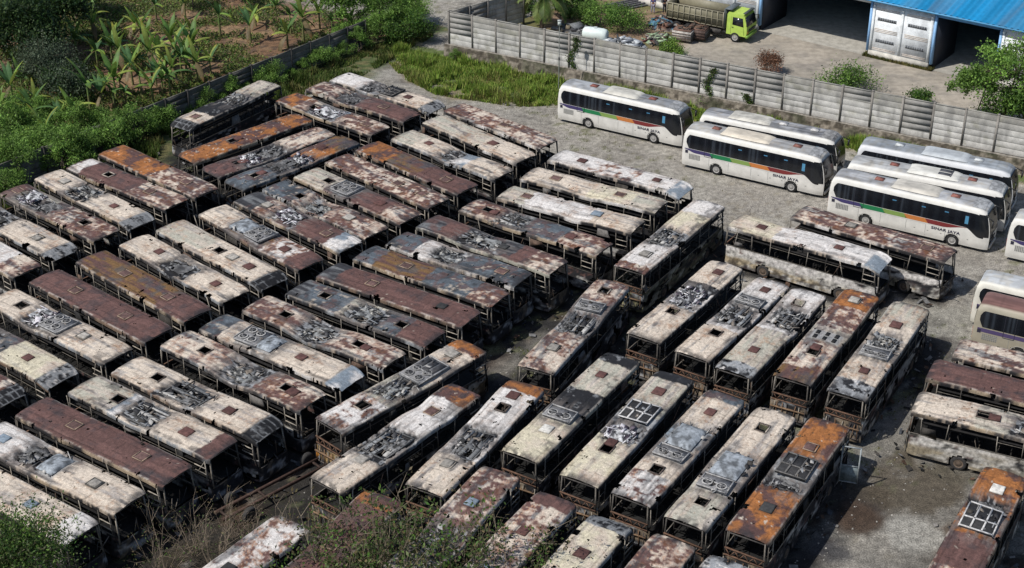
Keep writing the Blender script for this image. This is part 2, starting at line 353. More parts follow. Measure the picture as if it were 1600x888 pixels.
        P = np.stack([x0 + u * h + 0 * v, .82 * v + 0 * u, zr + z], -1)
        mb.grid(P, mixc(np.ones(z.shape + (3,)) * (.30, .33, .36), (.12, .13, .14), sst(.4, .6, fbm(u * 3 + x0, v * 3, 9)))); clutter(14, 1.1, .95, .2, .35)
    elif kind == 'H':    # three pairs of vents
        for s in (-.62, 0, .62):
            for q in (-.28, .28): mb.box((x0 + q, s, zr + .012), (.42, .24, .03), (.012, .012, .013))

def wheel_mesh(burnt=True):
    mb = MB(); n = 18; th = np.arange(n) * 2 * math.pi / n
    prof = [(.0, .12, 1), (.20, .12, 1), (.23, .10, 1), (.27, .13, 1), (.30, .14, 0), (.44, .14, 0), (.48, .10, 0), (.48, -.12, 0), (.30, -.14, 0), (.0, -.10, 0)]
    P = np.array([[(r * math.cos(a), y, r * math.sin(a)) for (r, y, k) in prof] for a in np.append(th, th[0])])
    rim = np.array((.16, .12, .09)) if burnt else np.array((.42, .41, .39)); ty = np.array((.045, .043, .042)) if burnt else np.array((.022, .022, .023))
    c = np.array([rim if k else ty for (_, _, k) in prof]); c[1] *= .5; mb.grid(P, np.tile(c[None], (n + 1, 1, 1))); return mb
WHEEL = None
def put_wheels(root, L, burnt=True, label=None):
    global WHEEL
    if WHEEL is None:
        WHEEL = {}
        for b in (True, False): me = wheel_mesh(b).mesh('wheel', True); me.materials.append(M_RUBBER); WHEEL[b] = me
    for x in (L / 2 - 2.65, -L / 2 + 3.1):
        for s in (-1, 1):
            o = link('wheel', WHEEL[burnt], root, (x, s * 1.06, .48)); o.rotation_euler = (0, 0, 0 if s > 0 else math.pi)

SILL = 1.84
def burnt_bus(key, zones, ac, hatches, label, cap=None, sag=None, side=.14, edge=None, truss=False, width=1.0, group=None, rearcol=None):
    x, y, a, L = POS[key]; rs = np.random.RandomState(abs(hash_(key)) % 99991); sd = rs.uniform(0, 60)
    root = thing('burnt_bus', label, 'bus', (x, y, 0), R(a), group or 'burnt out buses packed in the yard')
    ZR = 3.42 + rs.uniform(-.05, .05)
    # ---- roof
    nu = int(L / .088); nv = 38
    xs = np.linspace(-L / 2, L / 2, nu); t = np.linspace(-1, 1, nv); py, pz = roof_profile(t)
    X, Y = np.meshgrid(xs, py, indexing='ij'); Z = np.tile(pz, (nu, 1)); T = np.tile(np.abs(t), (nu, 1))
    dr = X + L / 2; df = L / 2 - X
    rr_ = .045 if truss else .10
    sc = 1 - rr_ * np.clip(1 - dr / .35, 0, 1) ** 2 - .09 * np.clip(1 - df / .45, 0, 1) ** 2 + .012 * (vn(X * .7, X * 0, sd) - .5) + .008 * (vn(X * 3, X * 0, sd + 2) - .5)
    Z = Z - (.05 if truss else .14) * np.clip(1 - dr / .4, 0, 1) ** 2 - (.30 if cap else .10) * np.clip(1 - df / .95, 0, 1) ** 1.7
    n1 = fbm(X * .8, Y * .8, sd); n2 = fbm(X * 2.5, Y * 2.5, sd + 4); n4 = fbm(X * 6, Y * 6, sd + 7, 2)
    Z = Z + .09 * (n1 - .5) * (T < .8) + .035 * (n2 - .5) + .05 * (vn(X * .9, np.sign(Y) * 3, sd + 5) - .5) * (T > .7) - .05 * (n1 - .4) * (np.abs(X % 1.3 - .65) < .3) * (T > .6)
    if not sag and rs.rand() < .45: Z = Z - rs.uniform(.06, .2) * np.exp(-((X - rs.uniform(-.3, .3) * L) / rs.uniform(.8, 1.8)) ** 2) * (.5 + .5 * (T > .6) * (np.sign(Y) == rs.choice([-1, 1])))
    if sag:
        for (uc, dep, wd) in sag: Z = Z - dep * np.exp(-((X - (uc - .5) * L) / wd) ** 2) * (.55 + .45 * np.cos(np.clip(Y, -1.2, 1.2) * 1.2))
    U = (X + L / 2) / L + .035 * (n2 - .5) + .02 * (n1 - .5)
    col = None; prev = 0
    for (k, u1) in zones:
        c = zone_col(k, X, Y, sd + ord(k))
        col = c if col is None else mixc(col, c, sst(prev - .003, prev + .003, U)); prev = u1
    # seams between the roof sheets
    seam = (np.abs((X + 50) % 1.12 - .56) > .515) & (T < .80)
    lseam = (np.abs(np.abs(Y) - .52) < .035) & (T < .80)
    col = mixc(col, col * .62, (seam | lseam) * sst(.42, .62, n2)); rail = (np.abs(np.abs(Y) - .92) < .04); col = mixc(col, col * .6, rail * sst(.35, .55, n1)); Z = Z - .015 * rail; Z = Z - .012 * (seam | lseam)
    lip = (T > .79) & (T < .87)
    ec = PAL[edge] if edge else PAL['tan'] * .8
    es = fbm(X * .7, Y * 5, sd + 9)
    ecol = mixc(np.ones_like(col) * ec * .8, PAL['soot'] * 1.6, sst(.38, .54, es)); ecol = mixc(ecol, PAL['cream'] * .9, .7 * sst(.60, .7, n2))
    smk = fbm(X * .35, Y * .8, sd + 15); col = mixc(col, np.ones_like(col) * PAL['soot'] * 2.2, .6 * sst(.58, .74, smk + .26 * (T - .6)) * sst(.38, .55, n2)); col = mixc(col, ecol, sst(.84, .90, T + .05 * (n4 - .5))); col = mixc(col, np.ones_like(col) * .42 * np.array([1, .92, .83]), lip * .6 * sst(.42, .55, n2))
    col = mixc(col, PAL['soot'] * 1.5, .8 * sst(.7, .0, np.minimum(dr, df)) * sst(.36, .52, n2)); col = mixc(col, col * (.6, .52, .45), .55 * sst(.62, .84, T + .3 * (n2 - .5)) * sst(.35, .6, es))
    keep = np.ones((nu - 1, nv - 1), bool)
    Xc = (X[1:, 1:] + X[:-1, :-1]) / 2; Yc = (Y[1:, 1:] + Y[:-1, :-1]) / 2
    # ---- what is left around the air conditioner
    for (k, uc, ln) in ac:
        xc = (uc - .5) * L; wob = .22 * (n2 - .5) * 2
        d = np.maximum(np.abs(X - xc) - ln / 2, np.abs(Y) - (.93 if k in 'FWVSH' else .84)) + (wob * .4 if k in 'FWVSH' else .75 * (n2 - .5) + 1.1 * (n1 - .5) + .4 * (n4 - .5))
        ins = sst(.12, -.06, d)
        ringn = sst(.75, .05, np.abs(d)) * sst(.34, .55, es * .5 + n2 * .5)
        if k in 'KDPR':
            deep = dict(K=.16, D=.09, P=.07, R=.12)[k]
            Z = Z - ins * (deep + .12 * (n2 - .5)) + ins * .07 * (fbm(X * 4, Y * 2, sd + 11) - .5)
            dark = dict(K=.36, D=.45, P=.44, R=.40)[k]
            v = fbm(X * 2.2, Y * 5.5, sd + 12)
            c = mixc(mixc(np.ones_like(col) * PAL['ash'] * .8, PAL['pale'] * .85 if k != 'K' else PAL['ash'] * 1.2, sst(.52, .66, n2)), PAL['soot'], sst(dark, dark + .05, v))
            col = mixc(col, c, ins)
            if k == 'R':
                vv = ((X[1:, 1:] + X[:-1, :-1]) / 2)
                hole = (np.abs(vv - xc) < ln * .40) & (np.abs(np.abs(Yc) - .33) < .17) & (cellr(np.floor(vv / .8) + 40, np.floor(Yc) + 10, sd) > .35)
                keep &= ~hole
        else: col = mixc(col, PAL['ash'] * .8, ins * .8)
        col = mixc(col, PAL['soot'] * 2.2, .85 * ringn * (1 - ins)); far_ = sst(1.7, .3, d) * sst(.44, .6, es) * (1 - ins); col = mixc(col, mixc(PAL['ash'] * .75, PAL['brown'], .5), .38 * far_)
        Z = Z - (.10 + .10 * (sd % 1)) * np.exp(-((X - xc) / (ln * .5 + .3)) ** 2) * (k not in 'FWVSH') * (.6 + .4 * (T < .8))
    Tm = (T[1:, 1:] + T[:-1, :-1]) / 2; tear = fbm(Xc * 1.1, np.sign(Yc) * 3 + Xc * .1, sd + 51); tear2 = fbm(Xc * 4, Yc * 4, sd + 52); keep &= ~((Tm > .86 - .25 * sst(.66, .8, tear)) & (tear * .6 + tear2 * .4 > .64))
    keep &= ~((fbm(Xc * 2.2, Yc * 2.2, sd + 53) > .80) & (Tm < .85))
    if cap:
        cm = sst(1.15, 1.02, df + .12 * (n1 - .5))
        cc = zone_col(dict(g='A', k='K', b='B', l='L', n='N', o='O', w='A')[cap], X, Y, sd + 21)
        if cap in 'gk':
            gr = (np.abs((Y + 9) % .42 - .21) > .175) | (np.abs(df % .5 - .25) > .215)
            cc = mixc(cc * .6, PAL['ash'] * .75, gr * .7 * sst(.35, .55, n2))
        col = mixc(col, cc, cm * (T < .9)); Z = Z - .05 * cm * (T < .78)
    for (u, k) in hatches:
        xh = (u - .5) * L
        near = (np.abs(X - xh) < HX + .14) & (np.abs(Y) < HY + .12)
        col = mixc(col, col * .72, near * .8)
        if k == 'h': keep &= ~((np.abs(Xc - xh) < HX * .92) & (np.abs(Yc) < HY * .92))
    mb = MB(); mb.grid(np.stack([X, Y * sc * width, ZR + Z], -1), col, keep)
    roof = mb.build('roof', M_ROOF, root, True)
    def zat(xx): return ZR + Z[np.argmin(np.abs(xs - xx)), nv // 2]
    for (u, k) in hatches:
        xh = (u - .5) * L; mb = MB(); zz = zat(xh + .6)
        if k == 'h':
            for i, j, dx, dy in ((-1, 0, .05, HY * 2), (1, 0, .05, HY * 2), (0, -1, HX * 2, .05), (0, 1, HX * 2, .05)):
                mb.box((xh + i * HX, j * HY, zz + .02), (dx + .02, dy + .02, .07), (.09, .07, .06) if rs.rand() < .6 else (.35, .3, .25))
            if rs.rand() < .3: lid(mb, xh + .62, zz + .01, 'r', rs)
        else: lid(mb, xh, zz, k, rs)
        mb.build('roof_hatch', M_FRAME, roof)
    for (k, uc, ln) in ac:
        mb = MB(); ac_wreck(mb, k, (uc - .5) * L, ln, zat((uc - .5) * L) + (.0 if k in 'FWVSH' else .02), rs); mb.build('air_conditioner', M_FRAME, roof)
    # ---- lower body
    pale = np.array((.50, .48, .44)); wx = (L / 2 - 2.65, -L / 2 + 3.1)
    mb = MB()
    nx = int(L / .14); xs2 = np.linspace(-L / 2, L / 2, nx); zs = np.linspace(.34, SILL + .02, 13)
    for s in (-1, 1):
        XX, ZZ = np.meshgrid(xs2, zs, indexing='ij')
        dd = np.minimum(XX + L / 2, L / 2 - XX); yy = s * (1.245 - .16 * np.clip(1 - dd / .5, 0, 1) ** 2 + .03 * (fbm(XX * 1.3, ZZ * 2, sd + s) - .5))
        v = fbm(XX * .8, ZZ * 2.2, sd + 30 + s); v2 = fbm(XX * 2.5, ZZ * 4, sd + 33 + s)
        c = mixc(np.ones(XX.shape + (3,)) * PAL['soot'] * 1.3, pale, sst(.62 - .35 * side, .72 - .35 * side, v)); c = mixc(c, PAL['rust'] * 1.2, .8 * sst(.6, .7, v2))
        c = mixc(c, PAL['ash'] * .7, .5 * sst(.55, .6, v2 * .4 + v * .6)); c = mixc(c, PAL['pale'], .8 * (side > .75) * sst(1.15, 1.35, ZZ + .5 * (v2 - .5)) * sst(.35, .5, v)); c = mixc(c, np.array((.34, .24, .09)), .6 * (side > .75) * sst(1.2, .9, ZZ) * sst(.5, .58, v)); c = mixc(c, PAL['soot'] * 1.5, .7 * (side > .75) * sst(1.2, .8, ZZ + .8 * (v - .5)) * sst(.42, .55, v2))
        if rearcol is not None: c = mixc(c, np.array(rearcol) * (.5 + .7 * v2[..., None]), .8 * sst(.30, .75, v * .5 + fbm(XX * .5, ZZ * 6, sd + 90) * .5))
        Xm = (XX[1:, 1:] + XX[:-1, :-1]) / 2; Zm = (ZZ[1:, 1:] + ZZ[:-1, :-1]) / 2
        m = np.ones(Xm.shape, bool)
        for q in wx: m &= (Xm - q) ** 2 + (Zm - .46) ** 2 > .60 ** 2
        m &= fbm(Xm * 1.4, Zm * 2.2, sd + 70 + s) < .62 + .4 * (side > .5)
        mb.grid(np.stack([XX, yy, ZZ], -1), c, m)
    for e, s in ((L / 2, 1), (-L / 2, -1)):
        ys = np.linspace(-1.22, 1.22, 20); zz = np.linspace(.36, 1.42 if s > 0 else 1.70, 9); YY, ZZ = np.meshgrid(ys, zz, indexing='ij')
        xx = e + s * (.16 * (1 - (YY / 1.22) ** 4) - .04 + .08 * np.exp(-((ZZ - .6) / .2) ** 2) + .05 * (fbm(YY * 2, ZZ * 3, sd + 50) - .5))
        v = fbm(YY * 1.5, ZZ * 3, sd + 44 + s)
        c = mixc(np.ones(YY.shape + (3,)) * PAL['soot'] * 1.5, PAL['ash'] * .9, sst(.56, .66, v)); c = mixc(c, PAL['tan'] * .6 if rearcol is None else np.array(rearcol), .8 * sst(.5, .6, fbm(YY * 2, ZZ * 2, sd + 60)) if s < 0 else .4 * sst(.55, .65, fbm(YY * 2, ZZ * 2, sd + 61)))
        mb.grid(np.stack([xx, YY, ZZ], -1), c)
    mb.box((0, 0, .62), (L - .7, 1.5, .34), (.03, .028, .027))
    mb.build('body', M_CHAR, root)
    # ---- cabin floor and what is left of the seats
    mb = MB(); mb.box((0, 0, 1.30), (L - .3, 2.3, .05), (.010, .010, .010))
    for i in range(int((L - 2.5) / .95)):
        for yy in (-.72, .72):
            xx = -L / 2 + 1.2 + i * .95 + rs.normal(0, .08); c = (.022, .02, .018) if rs.rand() < .85 else (.09, .075, .06); tl = rs.normal(.12, .15)
            mb.bar((xx, yy - .4, 1.7), (xx, yy + .4, 1.7), .05, c); 
            mb.bar((xx, yy - .38, 1.32), (xx - tl, yy - .38, 2.2 + rs.normal(0, .12)), .035, c); mb.bar((xx, yy + .38, 1.32), (xx - tl, yy + .38, 2.2 + rs.normal(0, .12)), .035, c)
            mb.bar((xx - tl, yy - .38, 2.15), (xx - tl, yy + .38, 2.15), .035, c)
    for i in range(34):
        p = np.array((rs.uniform(-L / 2, L / 2), rs.uniform(-1.1, 1.1), 1.34)); q = p + rs.normal(0, 1, 3) * (.45, .3, .16); q[2] = max(1.34, q[2])
        mb.bar(p, q, rs.uniform(.02, .07), [(.02, .02, .02), (.05, .04, .03), (.10, .095, .09)][rs.randint(3)])
    mb.build('seat_frames', M_CHAR, root)
    for s in (-1, 1):
        mb = MB(); mb.box((0, s * 1.0, ZR - .72), (L - 1.4, .34, .05), (.014, .013, .013)); mb.box((0, s * .84, ZR - .80), (L - 1.4, .04, .42), (.014, .013, .013)); mb.build('luggage_rack', M_CHAR, root)
    # ---- window frames, one per side
    pc = np.array((.40, .36, .30)); dk = np.array((.035, .032, .03))
    def zr_(xx): 
        i = np.argmin(np.abs(xs - xx)); return ZR + Z[i, 0]
    for s in (-1, 1):
        mb = MB(); yb = s * 1.235
        mb.bar((-L / 2 + .1, yb, SILL + .02), (L / 2 - .15, yb, SILL + .02), .045, mixc(dk, pc, .25))
        n = int(round((L - 1.6) / 1.5)); px = [-L / 2 + .12] + [-L / 2 + .75 + i * (L - 1.9) / n for i in range(n + 1)] + [L / 2 - .25]
        for i, xx in enumerate(px):
            if 0 < i < len(px) - 1 and rs.rand() < .14: continue
            cc = mixc(dk, pc, np.clip(rs.normal(.62 if (s < 0 and not truss) else .18, .28), 0, 1)); b = rs.normal(0, .05) if rs.rand() < .85 else rs.normal(0, .35)  # sunlit paleness put into the colour of right-side posts, others kept dark
            mb.bar((xx, yb, SILL), (xx + b, s * 1.23, zr_(xx) + .06), .042, cc, .045)
        for i in range(len(px) - 1):
            if rs.rand() < .16:      # a scrap of panel left hanging in the window opening
                h_ = rs.uniform(.25, .8); w_ = rs.uniform(.3, 1.0) * (px[i + 1] - px[i]); up = rs.rand() < .5; z0 = (zr_(px[i]) - h_) if up else SILL; ti = rs.normal(0, .12)
                mb.hexa([(px[i], yb - .01, z0), (px[i] + w_, yb - .01, z0 + rs.normal(0, .1)), (px[i] + w_, yb + .01, z0), (px[i], yb + .01, z0), (px[i] + .05, yb + ti - .01, z0 + h_), (px[i] + w_ * rs.uniform(.5, 1), yb + ti - .01, z0 + h_), (px[i] + w_ * .8, yb + ti + .01, z0 + h_), (px[i] + .05, yb + ti + .01, z0 + h_)], [(.05, .045, .04), (.16, .15, .14), (.025, .025, .025), (.12, .08, .06)][rs.randint(4)])
            if rs.rand() < .4: mb.bar((px[i], yb, 2.6), (px[i + 1], yb, 2.6), .025, mixc(dk, pc, .4 if s < 0 else .1))
        if s < 0:       # driver side door frame near the front
            for zz in (2.2, 2.6): mb.bar((px[-2], yb - .003, zz), (px[-1], yb - .003, zz), .05, pc * .9)
        if rs.rand() < .35:
            q = rs.uniform(-L / 3, L / 3); mb.bar((q, s * 1.27, 1.7), (q + rs.normal(0, .7), s * 1.33, 2.9), .03, (.12, .08, .06))
        mb.build('window_frame', M_FRAME, root)
    # ---- windscreen frame (front) and rear frame
    mb = MB(); xe = L / 2
    for s in (-1, 1):
        mb.bar((xe + .02, s * 1.08, 1.28), (xe - .12, s * 1.0, ZR - (.42 if cap else .22)), .07, mixc(dk, pc, rs.uniform(.1, .6)))
        mb.bar((xe - .1, s * 1.18, 1.3), (xe - .35, s * 1.18, ZR - .4), .05, dk * 1.5)
    mb.bar((xe + .08, -1.05, 1.32), (xe + .08, 1.05, 1.32), .07, dk * 2)
    mb.bar((xe - .1, -.98, ZR - (.45 if cap else .25)), (xe - .1, .98, ZR - (.45 if cap else .25)), .06, dk * 2.2)
    for i in range(5):
        yy = rs.uniform(-1, 1); mb.bar((xe + rs.uniform(-.3, .1), yy, 1.0), (xe + rs.uniform(-.2, .25), yy + rs.normal(0, .3), rs.uniform(1.3, 2.3)), .035, [(.05, .05, .05), (.2, .17, .14), (.1, .07, .05)][rs.randint(3)])
    mb.tube((xe - .55, -.55, 1.1), (xe - .62, -.55, 1.75), .03, .03, (.04, .04, .04))
    th = np.linspace(0, 2 * math.pi, 11)
    for i in range(10): mb.bar((xe - .62 + .1 * math.sin(th[i]), -.55 + .22 * math.cos(th[i]), 1.75 + .2 * math.sin(th[i])), (xe - .62 + .1 * math.sin(th[i + 1]), -.55 + .22 * math.cos(th[i + 1]), 1.75 + .2 * math.sin(th[i + 1])), .03, (.08, .07, .06))
    mb.build('windscreen_frame', M_FRAME, root)
    mb = MB(); xe = -L / 2; rc = (.13, .075, .05)
    for s in (-1, 1):
        mb.bar((xe - .02, s * 1.1, 1.6), (xe + .06, s * 1.04, ZR - .2), .07, mixc(dk, pc, rs.uniform(.05, .5)))
    mb.bar((xe + .05, -1.0, ZR - .24), (xe + .05, 1.0, ZR - .24), .06, dk * 2)
    for zz in ((1.72, 2.14) if truss else (1.74,)): mb.bar((xe - .05, -1.12, zz), (xe - .05, 1.12, zz + rs.normal(0, .04)), .08, rc)
    if truss:
        n = 8
        for i in range(n):
            y0 = -1.05 + i * 2.1 / n; y1 = y0 + 2.1 / n; mb.bar((xe - .05, y0, 1.74 if i % 2 else 2.12), (xe - .05, y1, 2.12 if i % 2 else 1.74), .045, rc)
        mb.bar((xe - .16, -1.1, 1.3), (xe - .2, 1.1, 1.25), .1, (.2, .13, .08)); mb.bar((xe - .16, -1.1, .62), (xe - .16, 1.1, .6), .08, (.12, .1, .09))
        for i in range(7):
            yy = -1.05 + i * .35 + rs.normal(0, .05); mb.bar((xe - .2, yy, .6), (xe - .18, yy + rs.normal(0, .12), 1.65), .04, [(.2, .12, .07), (.3, .27, .22), (.06, .05, .05)][rs.randint(3)])
    mb.build('rear_frame', M_FRAME, root)
    put_wheels(root, L)
    return root, ZR
def hash_(s):
    h = 5381
    for ch in s: h = (h * 33 + ord(ch)) & 0x7fffffff
    return h

GL = 'burnt buses in the left block'; GM = 'burnt buses in the middle rows'; GT = 'burnt buses at the back'; GR = 'burnt buses in the right rows'; GF = 'burnt buses in the front row'
B = burnt_bus
# left block, back row
B('a1', [('O', .55), ('Q', 1)], [], [(.80, 'n')], 'orange rusted bus roof at the left end, nearest the bushes, with cream flakes in front', group=GL)
B('a2', [('N', .04), ('W', .13), ('N', .62), ('Q', 1)], [], [(.33, 'h'), (.74, 'n')], 'dark brown bus with a painted white sheen at its rear, beside the orange one', group=GL)  # the white zone paints the sheen of smooth metal into the colour
B('a3', [('C', 1)], [('D', .42, 2.6)], [(.20, 'g'), (.72, 'r')], 'cream burnt bus with twisted grey air conditioner and charred front cap, third from the bushes', cap='g', group=GL)
B('a4', [('N', .12), ('G', .4), ('Q', 1)], [('P', .22, 1.8), ('K', .40, 2.0)], [(.08, 'n'), (.78, 'h')], 'brown and cream blotched bus with a black square cover behind its middle, left block', group=GL)
B('a5', [('A', .42), ('C', 1)], [('D', .3, 2.8)], [(.73, 'g')], 'cream burnt bus cut by the left picture edge, grey front cap and one pale hatch', cap='g', edge='ash', group=GL)
B('a6', [('W', .8), ('Q', 1)], [], [(.58, 'g')], 'pale bluish white bus roof with brown flaked front at the left picture edge', group=GL)
# left block, second row
B('b1', [('N', 1)], [], [(.30, 'n'), (.73, 'n')], 'plain dark brown rusted bus with two closed hatches, lower left of the olive brown one', edge='brown', group=GL)
B('b2', [('M', .75), ('N', 1)], [], [(.35, 'n'), (.74, 'n')], 'olive brown streaked rusty bus roof between the plain brown bus and a cream one', edge='tan', group=GL)
B('b3', [('C', 1)], [('K', .50, 2.7)], [(.27, 'r'), (.82, 'r')], 'cream bus with a dark sunken pit of ash in the middle of its roof', edge='ash', group=GL)
B('b4', [('G', .4), ('C', 1)], [], [(.50, 'h'), (.62, 'g'), (.78, 'r')], 'grey cream bus roof with three hatches in a line and a black gridded front cap', cap='k', edge='ash', group=GL)
B('b5', [('C', .28), ('M', .62), ('P', .86), ('N', 1)], [('S', .36, 1.5), ('F', .52, 1.5)], [(.76, 'r')], 'brown edged bus with white sheet, dark box and cream patch on its roof', edge='brown', group=GL)
B('b6', [('D', .2), ('Q', .42), ('N', .85), ('L', 1)], [('P', .44, 2.2)], [(.22, 'g'), (.78, 'n')], 'brown rusted bus with white crumpled metal at mid roof and a pale grey front', edge='tan', group=GM)
B('b7', [('B', .28), ('T', .5), ('Q', 1)], [('D', .46, 2.2)], [(.27, 'h'), (.74, 'g')], 'sagging bus with a blue grey rear and rust flaked front, roof dipped in the middle', sag=[(.12, .25, 1.2), (.45, .3, 1.5)], edge='ash', group=GM)
B('b8', [('G', .3), ('D', .5), ('N', .8), ('Q', 1)], [('F', .42, 2.0)], [(.24, 'h'), (.72, 'r')], 'grey brown bus with wrecked fan box, right of the sagging blue grey one', group=GM)
B('b9', [('Q', 1)], [], [(.62, 'n'), (.84, 'n')], 'rust brown bus mottled with cream flakes all over, left of the plain orange brown one', edge='tan', group=GM)
B('b10', [('O', .3), ('M', .6), ('N', 1)], [], [(.80, 'n')], 'bus roof fading from orange at the rear to dark brown at the front', edge='brown', group=GM)
B('b11', [('G', .2), ('C', .5), ('L', .7), ('C', 1)], [('R', .52, 1.4)], [(.28, 'r')], 'grey and cream burnt bus with collapsed grey strip at mid roof and square cream front', edge='ash', group=GM)
B('b12', [('G', .6), ('C', 1)], [], [(.66, 'r')], 'smooth grey cream bus roof with a single rust hatch, beside the orange flaked one', edge='pale', group=GT)
B('b13', [('Q', .4), ('T', .7), ('Q', 1)], [], [(.55, 'n')], 'rust and pink cream flaked bus at the gravel edge, right of the grey cream one', edge='pale', group=GT)
# far block
B('c1', [('W', .3), ('A', .5), ('C', 1)], [('K', .38, 1.6), ('V', .56, 1.4)], [(.72, 'r')], 'whitest burnt bus at the far back of the yard with black air conditioner frame', cap='g', edge='ash', group=GT)
B('c2', [('Q', .36), ('D', .5), ('N', 1)], [('K', .38, 2.2)], [(.72, 'n')], 'brown burnt bus at the back between the white one and the orange brown one', group=GT)
B('c3', [('O', .2), ('T', .35), ('L', .6), ('Q', 1)], [('P', .46, 2.6)], [(.32, 'h'), (.86, 'n')], 'orange brown bus at the back with pale crumpled sheet over its middle', edge='tan', group=GT)
B('c4', [('O', 1)], [], [(.38, 'h')], 'bright orange rusted bus lying crosswise at the back', edge='tan', group=GT)
B('c5', [('N', .36), ('K', .6), ('T', 1)], [('P', .33, 1.4), ('K', .5, 2.2)], [(.22, 'h')], 'brown and black burnt bus lying crosswise just in front of the orange one', edge='pale', group=GT)
B('c6', [('B', .3), ('K', .56), ('O', .8), ('M', 1)], [('K', .42, 2.4), ('P', .56, 1.0)], [(.18, 'h'), (.76, 'r')], 'dark blue grey bus with orange brown far end, front one of three lying crosswise', edge='steel', group=GT)
B('c7', [('G', .3), ('K', .75), ('C', .97)], [('D', .42, 1.8)], [(.83, 'n')], 'blackest burnt bus by the dark wall, white patch behind its charred front', cap='k', edge='soot', group=GT)
# middle rows
B('d1', [('W', .3), ('P', .65), ('W', 1)], [], [(.22, 'r'), (.78, 'r')], 'white burnt bus with a rusty grid and two rust hatches, nearest the far gravel lane', cap='l', edge='pale', group=GM)
B('d2', [('C', .5), ('Y', .8), ('G', 1)], [], [(.22, 'n'), (.70, 'n')], 'cream yellow stained bus roof with two dark hatches, left of the long empty gravel', edge='pale', group=GM)
B('d3', [('G', .2), ('W', .7), ('C', 1)], [], [(.18, 'n'), (.70, 'b')], 'dirty white bus roof with soot streaks, third from the gravel lane', edge='pale', group=GM)
B('d4', [('Q', .3), ('D', .45), ('B', .72), ('Q', 1)], [('R', .36, 2.2)], [(.16, 'h'), (.76, 'r')], 'bus roof with open black ribs, a blue grey sheet and an orange front corner', edge='tan', group=GM)
B('d5', [('D', .15), ('N', .3), ('D', .7), ('N', .8), ('Q', 1)], [('D', .45, 3.0)], [(.6, 'k')], 'very dark charred bus with tangled dark wreckage along the roof', edge='olive', group=GM)
B('d6', [('B', .22), ('W', .5), ('B', 1)], [('D', .44, 2.4)], [(.28, 'k'), (.84, 'n')], 'blue grey burnt bus with bright white ash around the roof wreck', edge='pale', group=GM)
B('d7', [('B', .15), ('M', .5), ('B', .82), ('Q', 1)], [], [(.33, 'n')], 'blue grey and brown bus with an orange blot near the rear and flaked front', edge='tan', group=GM)
B('d8', [('D', .12), ('N', 1)], [], [(.33, 'n'), (.80, 'k')], 'plain purplish brown bus roof with a raised dark lid near its front', edge='brown', group=GM)
B('d9', [('D', .1), ('B', .38), ('G', .6), ('B', .8), ('N', 1)], [('D', .53, 2.4)], [(.22, 'h'), (.77, 'h')], 'slate grey bus with two open hatches and peeled cream sheet between them', edge='ash', group=GM)
B('d10', [('Q', .4), ('A', .55), ('T', 1)], [('D', .47, 2.6)], [(.24, 'h'), (.76, 'h')], 'warped red and cream blistered bus with grey sunken middle, left of the slate grey one', sag=[(.5, .38, 1.7)], edge='ash', group=GM)
B('d11', [('B', .14), ('C', 1)], [('F', .32, 1.7), ('S', .44, 1.3)], [(.66, 'r')], 'cream bus with blue grey rear corner, fan box and oval grey cover on the roof', cap='l', edge='pale', group=GM)
B('d12', [('T', .42), ('A', .66), ('Q', 1)], [('D', .52, 2.8)], [(.24, 'h'), (.82, 'h')], 'warped rusty cream bus with blackened sunken middle, next to the cream one with oval cover', sag=[(.52, .42, 1.6)], edge='ash', group=GM)
B('d13', [('C', 1)], [('R', .45, 2.9)], [(.24, 'h'), (.74, 'r')], 'clean cream bus with a black ribbed pit at mid roof and dark gridded front', cap='k', edge='brown', group=GM)
B('d14', [('G', .3), ('L', .36), ('C', .9), ('N', 1)], [('R', .47, 2.5)], [(.27, 'h'), (.76, 'r')], 'cream bus with pale blue foil beside its roof pit and a brown front corner', edge='ash', group=GM)
B('d15', [('N', 1)], [], [(.32, 'n'), (.77, 'n')], 'plain reddish brown bus in the lower left with two outlined hatches', edge='tan', group=GM)
B('d16', [('W', .35), ('C', 1)], [('K', .36, 1.8), ('S', .5, 1.4)], [(.14, 'b'), (.77, 'g')], 'cream bus in the lower left with crumpled white sheeting and a rounded front', edge='tan', group=GM)
B('d17', [('C', .88), ('W', 1)], [], [(.66, 'b')], 'cream flaked bus with a blue grey lid, front hidden by the corner tree', edge='pale', group=GM)
B('e1', [('C', 1)], [('P', .36, 1.6), ('F', .52, 1.8)], [(.2, 'h'), (.72, 'g')], 'cream bus by the left picture edge with fan box wreck and an open hatch', edge='ash', group=GL)
B('e2', [('K', .4), ('B', .55), ('Y', 1)], [('K', .33, 2.2)], [(.72, 'r')], 'yellowish bus with a blue grey band and black wreckage, cut by the left picture edge', cap='g', edge='brown', group=GL)
B('e3', [('N', .85), ('T', 1)], [], [(.6, 'n')], 'brown and cream bus corner with a holed grey front cap at the left picture edge', cap='k', edge='pale', group=GL)
